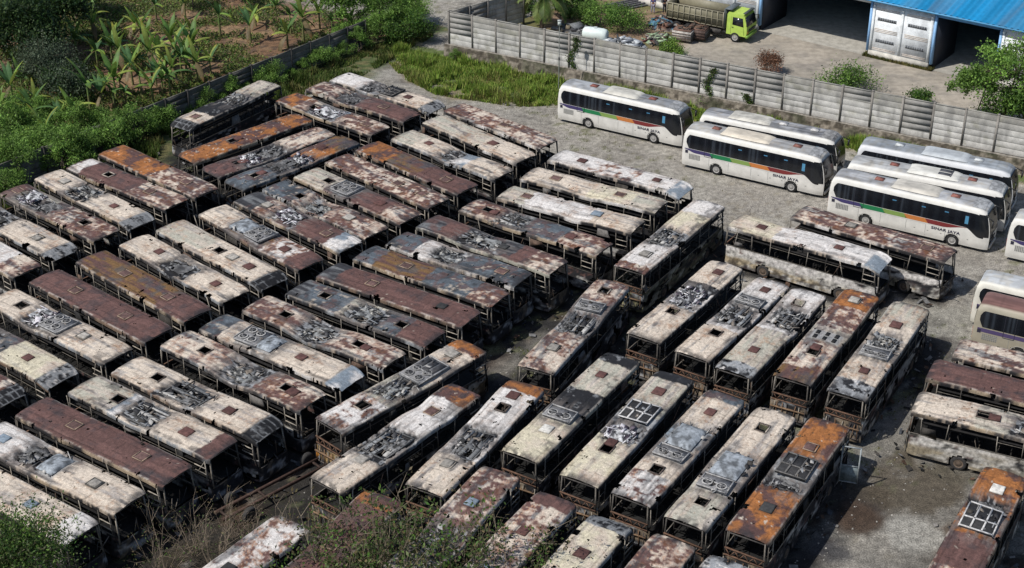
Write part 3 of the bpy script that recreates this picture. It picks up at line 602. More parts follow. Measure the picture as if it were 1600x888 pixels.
# right rows
B('f0', [('Q', .07), ('W', .4), ('A', .55), ('Y', .8), ('W', 1)], [('R', .46, 2.2)], [(.20, 'g')], 'tall white burnt bus standing crosswise at the end of the middle rows', edge='soot', side=.3, truss=True, rearcol=(.28, .26, .14), group=GR)
B('f1', [('T', .42), ('A', .6), ('Q', 1)], [('R', .52, 2.6), ('F', .68, 1.1)], [(.22, 'g'), (.87, 'h')], 'red and white flaked bus standing alone between the middle and right rows', edge='ash', truss=True, group=GR)
B('f2', [('C', .4), ('W', .62), ('K', .7), ('C', 1)], [('P', .53, 2.6)], [(.33, 'h'), (.86, 'r')], 'tan cream bus with white roof wreckage, leftmost of the five standing behind the front row', edge='soot', truss=True, group=GR)
B('f3', [('C', .35), ('W', 1)], [('R', .52, 2.4), ('F', .69, 1.0)], [(.28, 'h'), (.86, 'r')], 'grey white bus with fan rings on the roof, second of five behind the front row', edge='ash', truss=True, group=GR)
B('f4', [('A', .1), ('G', .5), ('W', 1)], [('R', .66, 2.4)], [(.25, 'r'), (.83, 'h')], 'grey white bus with charred near end, third of the five behind the front row', edge='ash', truss=True, group=GR)
B('f5', [('M', .12), ('T', .4), ('G', .55), ('Q', .8), ('O', 1)], [('H', .46, 1.1)], [(.28, 'h'), (.88, 'g')], 'orange brown bus with three pairs of black slots in the roof', edge='tan', truss=True, group=GR)
B('f6', [('A', .14), ('C', .75), ('G', 1)], [('F', .42, 1.0), ('D', .54, 2.2)], [(.24, 'r'), (.74, 'r')], 'cream bus at the right end of the row, near roof end burnt black and white', edge='ash', side=.35, truss=True, group=GR)
B('g1', [('P', .3), ('G', .6), ('C', .9), ('O', 1)], [('D', .45, 2.4), ('F', .64, 2.4)], [(.22, 'h'), (.85, 'g')], 'cream and orange bus leftmost in the front diagonal row, with long roof wreck', edge='brown', truss=True, rearcol=(.42, .28, .12), side=.5, group=GF)
B('g2', [('C', .35), ('W', .86), ('O', .97), ('N', 1)], [('R', .42, 2.8)], [(.24, 'g'), (.74, 'n')], 'pinkish cream bus with rusty orange far end and paired grey ducts on its roof', edge='ash', truss=True, group=GF)
B('g3', [('C', .3), ('W', .9), ('O', 1)], [('R', .42, 2.8)], [(.22, 'g'), (.74, 'h'), (.86, 'r')], 'pale blue white bus with an orange far end and dark cells on the roof', edge='ash', truss=True, group=GF)
B('g4', [('Y', .36), ('K', .62), ('G', .9), ('K', 1)], [('F', .37, 1.1)], [(.24, 'w'), (.78, 'r')], 'yellow cream bus with a soot black middle and two pale fan frames', edge='olive', group=GF, truss=True)
B('g5', [('Y', .38), ('A', .6), ('G', .92), ('K', 1)], [('P', .43, 1.9), ('W', .60, 1.8)], [(.27, 'h'), (.81, 'r')], 'cream bus with violet white wreckage and three window frames on the roof', edge='ash', truss=True, group=GF)
B('g6', [('P', .22), ('C', .5), ('L', .64), ('C', .92), ('B', 1)], [('F', .39, 1.1), ('S', .55, 2.0)], [(.25, 'h'), (.80, 'r')], 'cream bus with orange marks round its far hatch and a grey duct cover', edge='ash', truss=True, group=GF)
B('g7', [('G', .3), ('C', 1)], [('F', .31, 1.2), ('S', .47, 2.1)], [(.17, 'h'), (.82, 'h')], 'brownish cream bus with a grey hump and four round fan holes on the roof', edge='ash', truss=True, group=GF)
B('g8', [('O', .40), ('A', .6), ('O', 1)], [('K', .44, .9), ('V', .56, 2.0)], [(.22, 'k'), (.74, 'n')], 'bright orange bus with open side door and charred roof frame, beside the bare gravel', edge='brown', truss=True, group=GF)
B('g9', [('Q', .2), ('N', .45), ('O', 1)], [('W', .57, 2.0), ('K', .70, .8)], [(.83, 'w')], 'rust brown bus with a bright white roof frame in the lower right corner', edge='brown', truss=True, group=GF)
# nearest row, partly hidden by shrubs
B('h0', [('W', .6), ('P', 1)], [], [(.6, 'k')], 'white flaked bus roof seen through bare twigs at the bottom of the yard', edge='pale', group=GF)
B('h1', [('N', .9), ('O', 1)], [], [(.6, 'n')], 'brown bus roof with an orange and white corner behind the bare shrubs', edge='brown', group=GF)
B('h2', [('G', .45), ('N', .6), ('Q', 1)], [('D', .45, 2.6)], [(.72, 'b')], 'dark red bus roof with cream ring round a blue grey hatch and a crumpled rear', edge='pale', sag=[(.45, .4, 1.5)], group=GF)
B('h3', [('T', .9), ('N', 1)], [], [(.40, 'b'), (.70, 'r')], 'cream bus with grids of dark patches and a red brown far end', edge='pale', group=GF)
B('h4', [('A', .3), ('Y', .9), ('A', 1)], [], [(.70, 'r')], 'plain cream bus with one rust hatch, cut by the lower picture edge', cap='g', edge='pale', group=GF)
B('h5', [('Q', 1)], [], [(.74, 'r')], 'dark rust and orange flaked bus roof with pale rim at the lower picture edge', edge='pale', group=GF)
B('h6', [('W', .8), ('A', 1)], [], [(.7, 'k')], 'white and black blotched bus roof just showing at the lower picture edge', edge='ash', group=GF)
# buses off on the right
i1 = B('i1', [('Y', .3), ('W', .7), ('W', 1)], [], [(.19, 'r'), (.70, 'r')], 'white burnt bus with pale blue front roof and lit scorched side, beside the coaches', cap='l', edge='pale', side=1.05, group=GR)
i2 = B('i2', [('Q', .5), ('Q', 1)], [], [(.36, 'g'), (.85, 'n')], 'rust flaked cream bus with windscreen gone, right behind the white burnt one', edge='pale', side=.8, group=GR)
B('k3', [('T', .45), ('C', .6), ('A', 1)], [('D', .75, 2.4)], [(.55, 'h')], 'cream roof with small rust squares at the right picture edge, behind the brown one', edge='tan', side=.5, sag=[(.62, .3, 1.2)], group='burnt buses at the right edge')
B('k4', [('N', .85), ('L', 1)], [], [(.64, 'n')], 'purplish brown bus roof at the right picture edge above the tan sided wreck', edge='tan', side=.6, group='burnt buses at the right edge')
k5 = B('k5', [('C', .3), ('G', .6), ('A', 1)], [('D', .62, 3.2)], [(.33, 'h')], 'tan and grey wreck showing its long scorched side and wheel at the right picture edge', edge='tan', side=.9, rearcol=(.30, .26, .19), group='burnt buses at the right edge')
# open door of the orange bus, mirror of the black one, number board of the white one
def extra_door():
    root = [o for o in C.objects if o.name.startswith('burnt_bus') and 'open side door' in o.get('label', '')][0]
    mb = MB(); L = POS['g8'][3]; x0 = L / 2 - 1.6; c = (.30, .33, .34)
    a = R(-62)
    def P(u, z): return (x0 + u * math.sin(a) * -.3 + .2, -1.26 - u * 1.0, z)
    for u in (0.02, 1.0): mb.bar(P(u, .45), P(u, 2.9), .07, c)
    for z in (.47, 1.6, 2.88): mb.bar(P(0.02, z), P(1.0, z), .06, c)
    mb.hexa([P(.04, .5), P(.98, .5), np.array(P(.98, .5)) + (.03, 0, 0), np.array(P(.04, .5)) + (.03, 0, 0), P(.04, 1.58), P(.98, 1.58), np.array(P(.98, 1.58)) + (.03, 0, 0), np.array(P(.04, 1.58)) + (.03, 0, 0)], (.20, .24, .25))
    d = mb.build('door', M_FRAME, root); d['label'] = 'open side door with grey lower panel'
extra_door()

# ------------------------------------------------------------------ parked white coaches
SZ = np.array([.30, .6, 1.0, 1.4, 1.9, 2.5, 3.0, 3.25, 3.40, 3.49, 3.53, 3.55])
SY = np.array([1.19, 1.24, 1.25, 1.25, 1.24, 1.205, 1.15, 1.08, .96, .72, .36, 0.0])
def side_y(z): return np.interp(z, SZ, SY)
def plan_s(df, dr):
    f = np.clip(1 - df / .9, 0, 1); r = np.clip(1 - dr / .45, 0, 1)
    return 1 - .13 * f ** 2.8 - .09 * r ** 2.6
def end_x(x, z, L):
    """rake of the windscreen and of the rear, applied near the ends"""
    wf = np.clip((x - (L / 2 - 2.2)) / 2.2, 0, 1) ** 2; wr = np.clip((-(L / 2 - .8) - x) / .8, 0, 1)
    zf = np.clip((z - 1.35) / 2.1, 0, 1)
    return x - wf * (.52 * zf ** 1.6 + .05 * np.clip(.8 - z, 0, 1)) + wr * .22 * np.clip((z - 2.2) / 1.3, 0, 1) ** 2
def side_pt(x, z, s, L, off=.0):
    df = L / 2 - x; dr = x + L / 2
    y = (side_y(z) * plan_s(df, dr) + off) * s
    return np.array([end_x(x, z, L), y, z])
def side_strip(mb, xs, zlo, zhi, s, L, off, cols, n=6):
    P = np.array([[side_pt(x, a + (b - a) * k / n, s, L, off) for k in range(n + 1)] for x, a, b in zip(xs, zlo, zhi)])
    c = np.repeat(np.asarray(cols, float)[:, None, :], n + 1, 1); mb.grid(P, c)
def stripe_text(root, L, s, txt, x0, z, h):
    cu = bpy.data.curves.new('lettering', 'FONT'); cu.body = txt; cu.size = h * 1.35; cu.extrude = .004; cu.offset = .012; cu.space_character = 1.12
    o = bpy.data.objects.new('lettering_source', cu); C.objects.link(o)
    bpy.context.view_layer.update()
    me = bpy.data.meshes.new_from_object(o.evaluated_get(bpy.context.evaluated_depsgraph_get()))
    bpy.data.objects.remove(o); bpy.data.curves.remove(cu)
    n = len(me.vertices); co = np.zeros(n * 3, np.float32); me.vertices.foreach_get('co', co); co = co.reshape(-1, 3)
    wd = co[:, 0].max()
    out = np.zeros_like(co)
    for i, (u, v, e) in enumerate(co):
        xx = x0 + u * 1.28 if s < 0 else x0 + (wd - u) * 1.28
        out[i] = side_pt(xx, z + v, s, L, .012 + e)
    me.vertices.foreach_set('co', out.ravel()); me.update()
    a = me.attributes.new('Col', 'FLOAT_COLOR', 'POINT'); a.data.foreach_set('color', np.tile(np.array([.035, .035, .06, 1], np.float32), n))
    me.materials.clear(); me.materials.append(M_DECAL); me.name = 'lettering'
    link('lettering', me, root)

def coach(key, label, roofc=(.60, .60, .60), bodyc=(.66, .645, .60), striped=True, dirt=.5, hatchc=(.20, .075, .06), acc=(.56, .54, .48), hx=(-.28, .22), acx=(-.12, 3.4), capc=(.33, .34, .35), rusty=False, grille=False, group='white coaches parked along the wall', zoff=0):
    x, y, a, L = POS[key]; rs = np.random.RandomState(hash_(key) % 9973); sd = rs.uniform(0, 60)
    root = thing('parked_coach', label, 'bus', (x, y, 0), R(a), group)
    xs = np.concatenate([-L / 2 + np.array([0, .02, .06, .12, .2, .3, .45]), np.arange(-L / 2 + .6, L / 2 - 1.2, .14), L / 2 - np.array([1.1, .95, .8, .65, .5, .38, .27, .18, .1, .05, .02, 0])])
    ta = np.linspace(0, 1, 30); arc = np.concatenate([[0], np.cumsum(np.hypot(np.diff(SZ), np.diff(SY)))]); arc /= arc[-1]
    hz = np.interp(ta, arc, SZ); hy = np.interp(ta, arc, SY)
    Zs = np.concatenate([hz, hz[::-1][1:]]); Ys = np.concatenate([-hy, hy[::-1][1:]])
    X, Z = np.meshgrid(xs, Zs, indexing='ij'); Y = np.meshgrid(xs, Ys, indexing='ij')[1]
    df = L / 2 - X; dr = X + L / 2
    Yp = Y * plan_s(df, dr)
    Zp = Z - (Z > 3.1) * (.22 * np.clip(1 - df / 1.3, 0, 1) ** 2 + .10 * np.clip(1 - dr / .7, 0, 1) ** 2)
    Xp = end_x(X, Z, L)
    top = sst(3.36, 3.44, Z); n1 = fbm(X * .8, Y * 1.2, sd); n2 = fbm(X * 3, Y * 3, sd + 2); st = fbm(X * .3, Y * 6, sd + 4)
    c = np.ones(X.shape + (3,)) * bodyc
    rc = np.ones_like(c) * roofc * np.array((.74, .755, .77)); rc = mixc(rc, rc * (.55, .55, .56), min(1, dirt * 1.5) * sst(.42, .6, n1)); rc = mixc(rc, rc * .5, min(1, dirt * 1.4) * sst(.48, .62, st)); rc = mixc(rc, rc * (.9, .8, .65), .5 * sst(.5, .65, n2))
    if rusty: rc = mixc(np.ones_like(c) * PAL['rust'] * 1.25, PAL['rust'] * 1.7, sst(.45, .6, st))
    seam = (np.abs((X + 50) % 1.3 - .65) > .62); rc = mixc(rc, rc * .8, seam * .8)
    c = mixc(c, rc, top)
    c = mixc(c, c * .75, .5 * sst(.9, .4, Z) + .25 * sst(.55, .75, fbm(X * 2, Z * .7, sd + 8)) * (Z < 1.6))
    mb = MB()
    Xm = (X[1:, 1:] + X[:-1, :-1]) / 2; Zm = (Z[1:, 1:] + Z[:-1, :-1]) / 2
    m = np.ones(Xm.shape, bool)
    wx = (L / 2 - 2.65, -L / 2 + 3.1)
    for q in wx: m &= (Xm - q) ** 2 + (Zm - .46) ** 2 > .58 ** 2
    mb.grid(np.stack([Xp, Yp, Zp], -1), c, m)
    for e in (0, -1):
        P = np.stack([Xp[e], Yp[e], Zp[e]], -1); cen = np.array([[P[:, 0].mean(), 0, 1.6]]); n = len(P); i = np.arange(n - 1)
        mb.add(np.vstack([P, cen]), np.stack([i, i + 1, np.full(n - 1, n)], 1) if e == -1 else np.stack([i + 1, i, np.full(n - 1, n)], 1), bodyc)
    mb.box((0, 0, .5), (L - .9, 1.7, .36), (.02, .02, .02))
    body = mb.build('body', M_PAINT, root, True)
    # wheel arch rims
    for q in wx:
        for s in (-1, 1):
            mb = MB(); th = np.linspace(-.15, math.pi + .15, 17)
            P = np.array([[side_pt(q + r * math.cos(t_), .46 + r * math.sin(t_), s, L, o_) for r, o_ in ((.50, -.25), (.57, .012), (.63, .014))] for t_ in th]); mb.grid(P, np.array([[(.02, .02, .02), (.55, .54, .5), (.6, .58, .54)]] * 17)); mb.build('wheel_arch', M_PAINT, root)
    # side windows
    for s in (-1, 1):
        mb = MB(); xw = np.linspace(-L / 2 + .35, L / 2 - .42, 90); u = (xw + L / 2) / L
        zlo = 1.86 - .04 * u - .62 * sst(.85, .945, u) + .5 * sst(.05, .028, u); zhi = 3.02 - .0 * u - .16 * sst(.9, 1, u) - .35 * sst(.045, .028, u)
        cc = np.array([(.008, .009, .012) if int(k / 3) % 2 else (.011, .013, .017) for k in range(90)]); 
        cur = [(rs.rand() < .14) for k in range(90)]
        for k in range(90):
            if cur[k] and u[k] < .6: cc[k] = (.03, .036, .045)
        side_strip(mb, xw, zlo, zhi, s, L, .008, cc, 8); mb.build('side_window', M_GLASS, root, True)
        mb = MB()
        if striped:
            mb2 = MB()
            bands = [(.02, .20, (.055, .045, .13)), (.20, .345, (.02, .18, .07)), (.345, .48, (.20, .30, .08)), (.48, .61, (.50, .18, .05)), (.61, .86, (.18, .03, .03))]
            for (u0, u1, col) in bands:
                uu = np.linspace(u0, u1, 12); hi = 1.83 - .04 * uu; lo = hi - .37 + .05 * uu
                if u0 < .03: lo = hi - .08 - .22 * sst(.02, .1, uu)
                if u1 > .8: lo = hi - .35 + .32 * sst(.72, .86, uu)
                sh = .022 if u1 < .8 else 0
                P = np.array([[side_pt((q + (sh * (1 - k / 3) if q == uu[-1] else 0) + (.022 * (1 - k / 3) if (q == uu[0] and u0 > .1) else 0)) * L - L / 2, a_ + (b_ - a_) * k / 3, s, L, .008) for k in range(4)] for q, a_, b_ in zip(uu, lo, hi)])
                mb.grid(P, np.ones((12, 4, 3)) * col)
            mb.build('colour_stripe', M_DECAL, root)
            stripe_text(root, L, s, 'SINAR JAYA', (.655 if s < 0 else .66) * L - L / 2, 1.10, .215)
        else:
            side_strip(mb, np.linspace(-L / 2 + .3, L / 2 - 1.5, 20), np.full(20, 1.5), np.full(20, 1.78), s, L, .008, np.array([(.08, .06, .14)] * 20), 2); mb.build('colour_stripe', M_DECAL, root)
        # panel joints, rear grille, door outline
        mb = MB()
        for q in (-.30, -.16, 0, .12, .24): side_strip(mb, [q * L - .012, q * L + .012], [.4, .4], [1.35, 1.35], s, L, .006, [(.25, .25, .24)] * 2, 3)
        for q in (-.335, -.275): side_strip(mb, [q * L - .015, q * L + .015], [1.45, 1.45], [2.98, 2.98], s, L, .018, [(.03, .03, .04)] * 2, 8)
        side_strip(mb, [-.335 * L, -.275 * L], [1.42, 1.42], [1.46, 1.46], s, L, .019, [(.03, .03, .04)] * 2, 1)
        side_strip(mb, [-L / 2 + .3, L / 2 - 3.3], [1.38, 1.38], [1.395, 1.395], s, L, .006, [(.35, .34, .33)] * 2, 1)
        for k in range(5): side_strip(mb, [.05 * L + k * 1.0, .05 * L + k * 1.0 + .12], [.85, .85], [.89, .89], s, L, .006, [(.12, .12, .12)] * 2, 1)
        mb.build('panel_joints', M_DECAL, root)
        mb = MB()
        for k in range(8): side_strip(mb, [-.445 * L + k * .125, -.445 * L + k * .125 + .085], [.95, .95], [1.4, 1.4], s, L, .01, [(.20, .20, .19)] * 2, 1)
        for k in range(3): side_strip(mb, [-.445 * L - .02, -.445 * L + 1.0], [1.06 + k * .12] * 2, [1.075 + k * .12] * 2, s, L, .015, [(.5, .5, .47)] * 2, 1)
        side_strip(mb, [-.475 * L, -.455 * L], [1.42, 1.42], [1.68, 1.68], s, L, .012, [(.03, .03, .05)] * 2, 1)
        mb.build('engine_grille', M_DECAL, root)
        if striped:
            for q in (.30, .48, .62): 
                mb = MB(); side_strip(mb, [(q - .5 + .1) * L, (q - .5 + .1) * L + .30], [2.64, 2.64], [2.72, 2.72], s, L, .014, [(.06, .19, .32)] * 2, 1); mb.build('window_sticker', M_DECAL, root)
            mb = MB(); side_strip(mb, [.345 * L, .345 * L + .26], [2.1, 2.1], [2.72, 2.72], s, L, .014, [(.08, .24, .38)] * 2, 1); mb.build('window_sticker', M_DECAL, root)
    # windscreen and rear window, following the rounded ends
    def endglass(name, sgn, z0, z1, wmax, col):
        mb = MB(); v = np.linspace(-wmax, wmax, 25); zz = np.linspace(z0, z1, 12); P = np.zeros((25, 12, 3))
        for i, q in enumerate(v):
            aq = min(abs(q), 1)
            for j, z_ in enumerate(zz):
                ydist = aq; lim = side_y(z_) * (.87 if sgn > 0 else .91)
                if aq <= .72: xx = L / 2; yy = q / .72 * lim
                else:
                    d_ = (aq - .72) / .28 * .85 * (1 if sgn > 0 else .5); xx = L / 2 - d_
                    yy = side_y(z_) * plan_s(d_, 99) * np.sign(q) if sgn > 0 else side_y(z_) * plan_s(99, d_) * np.sign(q)
                X_ = end_x(sgn * xx, z_, L) + sgn * .012; P[i, j] = (X_, yy * 1.006 + .006 * np.sign(q), z_)
        if sgn < 0: P = P[::-1]
        mb.grid(P, np.ones((25, 12, 3)) * col); return mb.build(name, M_GLASS, root, True)
    endglass('windscreen', 1, 1.32, 3.05, 1.0, (.012, .014, .017))
    endglass('rear_window', -1, 2.15, 2.95, .74, (.014, .016, .02))
    for s in (-1, 1):
        mb = MB(); mb.box((-L / 2 + .035, s * 1.03, 1.35), (.10, .16, .75), (.45, .03, .02)); mb.box((-L / 2 + .03, s * 1.03, .9), (.09, .16, .14), (.5, .25, .05)); mb.build('tail_light', M_DECAL, root)
        mb = MB(); mb.box((L / 2 - .17, s * .84, .98), (.18, .38, .17), (.5, .52, .55), rz=-s * .35); mb.build('headlight', M_GLASS, root)
        mb = MB(); mb.bar((L / 2 - .5, s * 1.02, 3.05), (L / 2 + .1, s * 1.22, 2.75), .06, (.03, .03, .03)); mb.box((L / 2 + .1, s * 1.22, 2.50), (.1, .24, .5), (.03, .03, .03)); mb.build('wing_mirror', M_DECAL, root)
    mb = MB(); mb.box((L / 2 + .02, 0, .42), (.12, 1.7, .22), (.5, .49, .46)); mb.box((L / 2 + .02, 0, 1.05), (.06, .9, .10), (.05, .05, .05)); mb.build('bumper', M_PAINT, root)
    # roof fittings
    for q in hx:
        mb = MB(); xx = q * L; mb.box((xx, 0, 3.57), (.66, .56, .06), np.array(hatchc)); mb.box((xx, 0, 3.605), (.5, .4, .03), np.array(hatchc) * 1.15); mb.build('roof_hatch', M_FRAME, body)
    q, ln = acx; xx = q * L + ln / 2 - .6
    mb = MB(); n_ = 30; m_ = 16; u = np.linspace(-1, 1, n_)[:, None]; v = np.linspace(-1, 1, m_)[None]
    zz = 3.50 + .19 * (1 - np.abs(u) ** 10) * (1 - np.abs(v) ** 8); cx = np.ones(zz.shape + (3,)) * acc
    cx = mixc(cx, cx * .62, dirt * sst(.4, .6, fbm(u * 3 + sd, v * 4, 3)) + .35 * (np.abs(u - .05) < .62) * (np.abs(v) < .6))
    P = np.stack([xx + u * ln / 2 + 0 * v, .88 * v * (1 - .1 * np.clip(u, 0, 1) ** 4), zz], -1); mb.grid(P, cx)
    if grille:
        for s in (-.3, .3):
            mb.box((xx + ln * .2, s, 3.70), (.9, .42, .03), (.07, .07, .08))
        mb.box((xx + ln * .33, 0, 3.705), (.1, 1.2, .03), (.08, .08, .09))
    mb.build('air_conditioner', M_PAINT, body, True)
    if capc is not None:
        mb = MB(); xq = np.linspace(L / 2 - 1.55, L / 2 - .35, 10); yq = np.linspace(-.92, .92, 12)
        P = np.zeros((10, 12, 3))
        for i, xx in enumerate(xq):
            for j, yy in enumerate(yq):
                dfx = L / 2 - xx; yy2 = yy * (1 - .12 * np.clip(1 - dfx / .9, 0, 1)); z_ = np.interp(abs(yy2) / plan_s(dfx, 99), SY[::-1], SZ[::-1]) - .22 * np.clip(1 - dfx / 1.3, 0, 1) ** 2
                P[i, j] = (end_x(xx, z_, L), yy2, z_ + .018)
        cq = mixc(np.ones((10, 12, 3)) * capc, np.array(capc) * .6, sst(.4, .65, fbm(xq[:, None] * 2 + 0 * yq[None], yq[None] * 3 + 0 * xq[:, None], sd)))
        mb.grid(P, cq); mb.build('front_roof_panel', M_FRAME, body, True)
    put_wheels(root, L, burnt=False)
    return root
coach('j1', 'white coach with colour stripe parked alone farthest left along the wall', roofc=(.50, .51, .52), hx=(-.25, .22), acx=(-.10, 3.3), dirt=.55)
coach('j2', 'white coach with dirty grey roof, squeezed between the concrete wall and a striped coach', roofc=(.44, .44, .45), hx=(.08, .30), hatchc=(.5, .49, .48), acx=(-.25, 3.6), dirt=.8, capc=(.28, .28, .28))
coach('j3', 'white coach with colour stripe and cream air conditioner, second from the left along the lane', roofc=(.56, .55, .53), hx=(-.30, .27), hatchc=(.20, .09, .07), acx=(-.2, 4.2), dirt=.4, acc=(.62, .56, .46))
coach('j4', 'pale grey roofed coach nearest the wall at the right side', roofc=(.42, .45, .48), hx=(-.25, .25), hatchc=(.5, .52, .52), acx=(-.05, 3.6), dirt=.35, capc=None, bodyc=(.6, .61, .62), acc=(.45, .48, .5))
coach('j5', 'white coach whose roof unit has black fan grilles, middle of the three on the right', roofc=(.58, .575, .56), hx=(-.22, .26), hatchc=(.20, .08, .065), acx=(-.08, 3.9), dirt=.4, grille=True, acc=(.64, .63, .58))
coach('j6', 'white coach with colour stripe facing right, nearest of the three on the right', roofc=(.56, .56, .565), hx=(-.22, .25), hatchc=(.24, .10, .08), acx=(-.08, 3.6), dirt=.45, acc=(.54, .51, .45))
coach('j7', 'white coach rear just showing at the right picture edge beyond the gravel lane', roofc=(.62, .62, .61), hx=(-.2, .25), dirt=.2)
coach('k1', 'white coach behind the red brown roofed one at the right picture edge', roofc=(.66, .67, .67), hx=(-.16, .25), hatchc=(.4, .05, .05), dirt=.3, striped=False, bodyc=(.62, .6, .53))
coach('k2', 'old coach with red brown roof and dark windows at the right picture edge', rusty=True, hx=(.3,), hatchc=(.12, .06, .05), capc=None, dirt=.6, striped=False, bodyc=(.34, .31, .24), acx=(.1, 3.), acc=(.14, .075, .065))

# ------------------------------------------------------------------ ground
burnt_keys = [k for k in POS if k[0] in 'abcdefghik' and k not in ('k1', 'k2')]
def rect_dist(X, Y, key):
    x, y, a, L = POS[key]; ca, sa_ = math.cos(R(a)), math.sin(R(a)); dx = X - x; dy = Y - y
    u = np.abs(dx * ca + dy * sa_) - L / 2; v = np.abs(-dx * sa_ + dy * ca) - 1.25
    return np.hypot(np.maximum(u, 0), np.maximum(v, 0)) + np.minimum(np.maximum(u, v), 0)
FA = np.array((-5.95, 138.75)); FD = np.array((.869, -.4946)); FN = np.array((.4946, .869))     # wall line, its direction, its far side
WA = np.array((-37.4, 112.8)); WD = np.array((.619, .785)); WN = np.array((-.785, .619))          # dark wall line, direction, plantation side
def ground():
    def axis(a, b, st, ext): return np.concatenate([[-ext[1] , -ext[0]] if a < 0 else [a - ext[1], a - ext[0]], np.arange(a, b, st), [b + ext[0], b + ext[1]]])
    xs = np.concatenate([[-3000, -500, -150], np.arange(-72, 72, .34), [150, 500, 3000]])
    ys = np.concatenate([[-2000, -300, 0], np.arange(44, 196, .34), [240, 600, 4000]])
    X, Y = np.meshgrid(xs, ys, indexing='ij')
    n1 = fbm(X * .12, Y * .12, 1); n2 = fbm(X * .5, Y * .5, 2); n3 = fbm(X * 1.7, Y * 1.7, 3); n4 = fbm(X * .28, Y * .28, 14)
    g = np.ones(X.shape + (3,)) * (.285, .265, .232)
    g = mixc(g, np.array((.33, .31, .27)), sst(.45, .65, n2)); g = mixc(g, np.array((.20, .185, .16)), .6 * sst(.5, .7, n4))
    g = mixc(g, np.array((.16, .13, .075)), .35 * sst(.6, .72, n3))
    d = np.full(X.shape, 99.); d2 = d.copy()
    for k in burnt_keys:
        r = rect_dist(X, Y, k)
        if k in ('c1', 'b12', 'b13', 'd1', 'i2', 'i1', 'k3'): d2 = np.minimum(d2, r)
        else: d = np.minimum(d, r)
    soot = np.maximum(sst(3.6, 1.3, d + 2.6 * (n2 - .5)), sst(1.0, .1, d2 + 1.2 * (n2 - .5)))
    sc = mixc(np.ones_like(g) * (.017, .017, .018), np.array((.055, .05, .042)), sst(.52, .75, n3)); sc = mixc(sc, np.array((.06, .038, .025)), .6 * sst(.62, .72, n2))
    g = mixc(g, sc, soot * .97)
    # gap of brownish gravel between the blocks and the burnt open corner
    def blob(px, py, r, col, am=1., nz=1.4, e=.6):
        nonlocal g
        p = at(px, py); dd = np.hypot(X - p[0], (Y - p[1])) / r + nz * (n2 - .5) * 1.2
        g = mixc(g, np.array(col), am * sst(1, e, dd))
    blob(740, 500, 5.5, (.022, .021, .021), .9); blob(700, 470, 4, (.02, .02, .02), .8); blob(765, 545, 1.6, (.17, .15, .09), .9)
    blob(1430, 700, 7, (.21, .20, .18), .9); blob(1440, 800, 9, (.18, .17, .15), .9)
    blob(1330, 790, 2.4, (.035, .03, .028), .95); blob(1440, 770, 3.4, (.08, .065, .045), .85); blob(1500, 730, 2.0, (.09, .08, .06), .7)
    blob(1345, 815, 1.9, (.06, .04, .028), .95, .8); blob(1500, 850, 2.2, (.09, .06, .04), .7)
    blob(1425, 835, 1.9, (.30, .29, .26), .95, .5, .75); blob(1300, 860, 1.6, (.05, .05, .055), .8)
    blob(1500, 500, 3.2, (.27, .26, .225), .8); blob(640, 130, 1.6, (.15, .14, .13), .7); blob(600, 110, 2.5, (.3, .285, .25), .8)
    # rusty earth between the twigs at the bottom
    blob(470, 800, 6, (.022, .02, .018), .9); blob(330, 840, 7, (.028, .024, .019), .92); blob(380, 800, 1.8, (.06, .038, .024), .85); blob(300, 870, 2.2, (.05, .04, .025), .7)
    lane = at(700, 200); u_ = (X - lane[0]) * .855 - (Y - lane[1]) * .52 ; vv_ = (X - lane[0]) * .52 + (Y - lane[1]) * .855
    for k_, o_ in enumerate((2.0, 4.0, 6.5, 8.4, 11.0)):
        q_ = np.abs(vv_ - o_ - 1.6 * np.sin(u_ * .07 + k_) - .3 * (n2 - .5)); g = mixc(g, g * .78, .8 * sst(.38, .1, q_) * sst(.35, .6, n4)); g = mixc(g, np.array((.36, .34, .30)), .4 * sst(.3, 0, abs(q_ - .5)))
    g = mixc(g, np.array((.12, .13, .06)), .55 * sst(.60, .66, n3 * .5 + n1 * .5)); g = mixc(g, g * .45, .7 * sst(.64, .70, fbm(X * .35, Y * .35, 77)))
    # grass by the wall: strip along the near side of the stone base
    s_ = (X - FA[0]) * FD[0] + (Y - FA[1]) * FD[1]; o_ = -((X - FA[0]) * FN[0] + (Y - FA[1]) * FN[1])
    wdt = np.interp(s_, [-6, -1, 4, 12, 18, 30, 60], [2.5, 6.5, 8.5, 7.5, 3.6, 3.0, 2.4])
    gr = sst(1.15, .7, o_ / wdt + .6 * (n2 - .5)) * (o_ > -1) * sst(-7, -3.5, s_)
    g = mixc(g, mixc(np.ones_like(g) * (.085, .12, .028), np.array((.24, .185, .085)), sst(.45, .6, n2 * .5 + .5 * sst(.5, 1.1, o_ / wdt))), gr * .92)
    # earth and litter of the plantation, grass verge on this side of the dark wall
    t_ = (X - WA[0]) * WD[0] + (Y - WA[1]) * WD[1]; v_ = (X - WA[0]) * WN[0] + (Y - WA[1]) * WN[1]
    pl = sst(-.3, .3, v_) * sst(44, 40, t_)
    pc = mixc(np.ones_like(g) * (.17, .098, .055), np.array((.26, .17, .095)), sst(.45, .62, n2)); pc = mixc(pc, np.array((.07, .095, .03)), .85 * sst(.5, .58, n4)); pc = mixc(pc, np.array((.06, .045, .035)), .7 * sst(.56, .66, n3))
    g = mixc(g, pc, pl)
    vw = np.interp(t_, [-30, 0, 8, 14, 20, 30, 40, 50], [9, 7, 5.5, 4, 5, 6.5, 5, 3])
    ve = sst(1.1, .75, -v_ / vw + .5 * (n2 - .5)) * (v_ < .3) * (t_ < 46)
    g = mixc(g, mixc(np.ones_like(g) * (.06, .09, .025), np.array((.13, .12, .05)), sst(.45, .6, n3)), ve * .95)
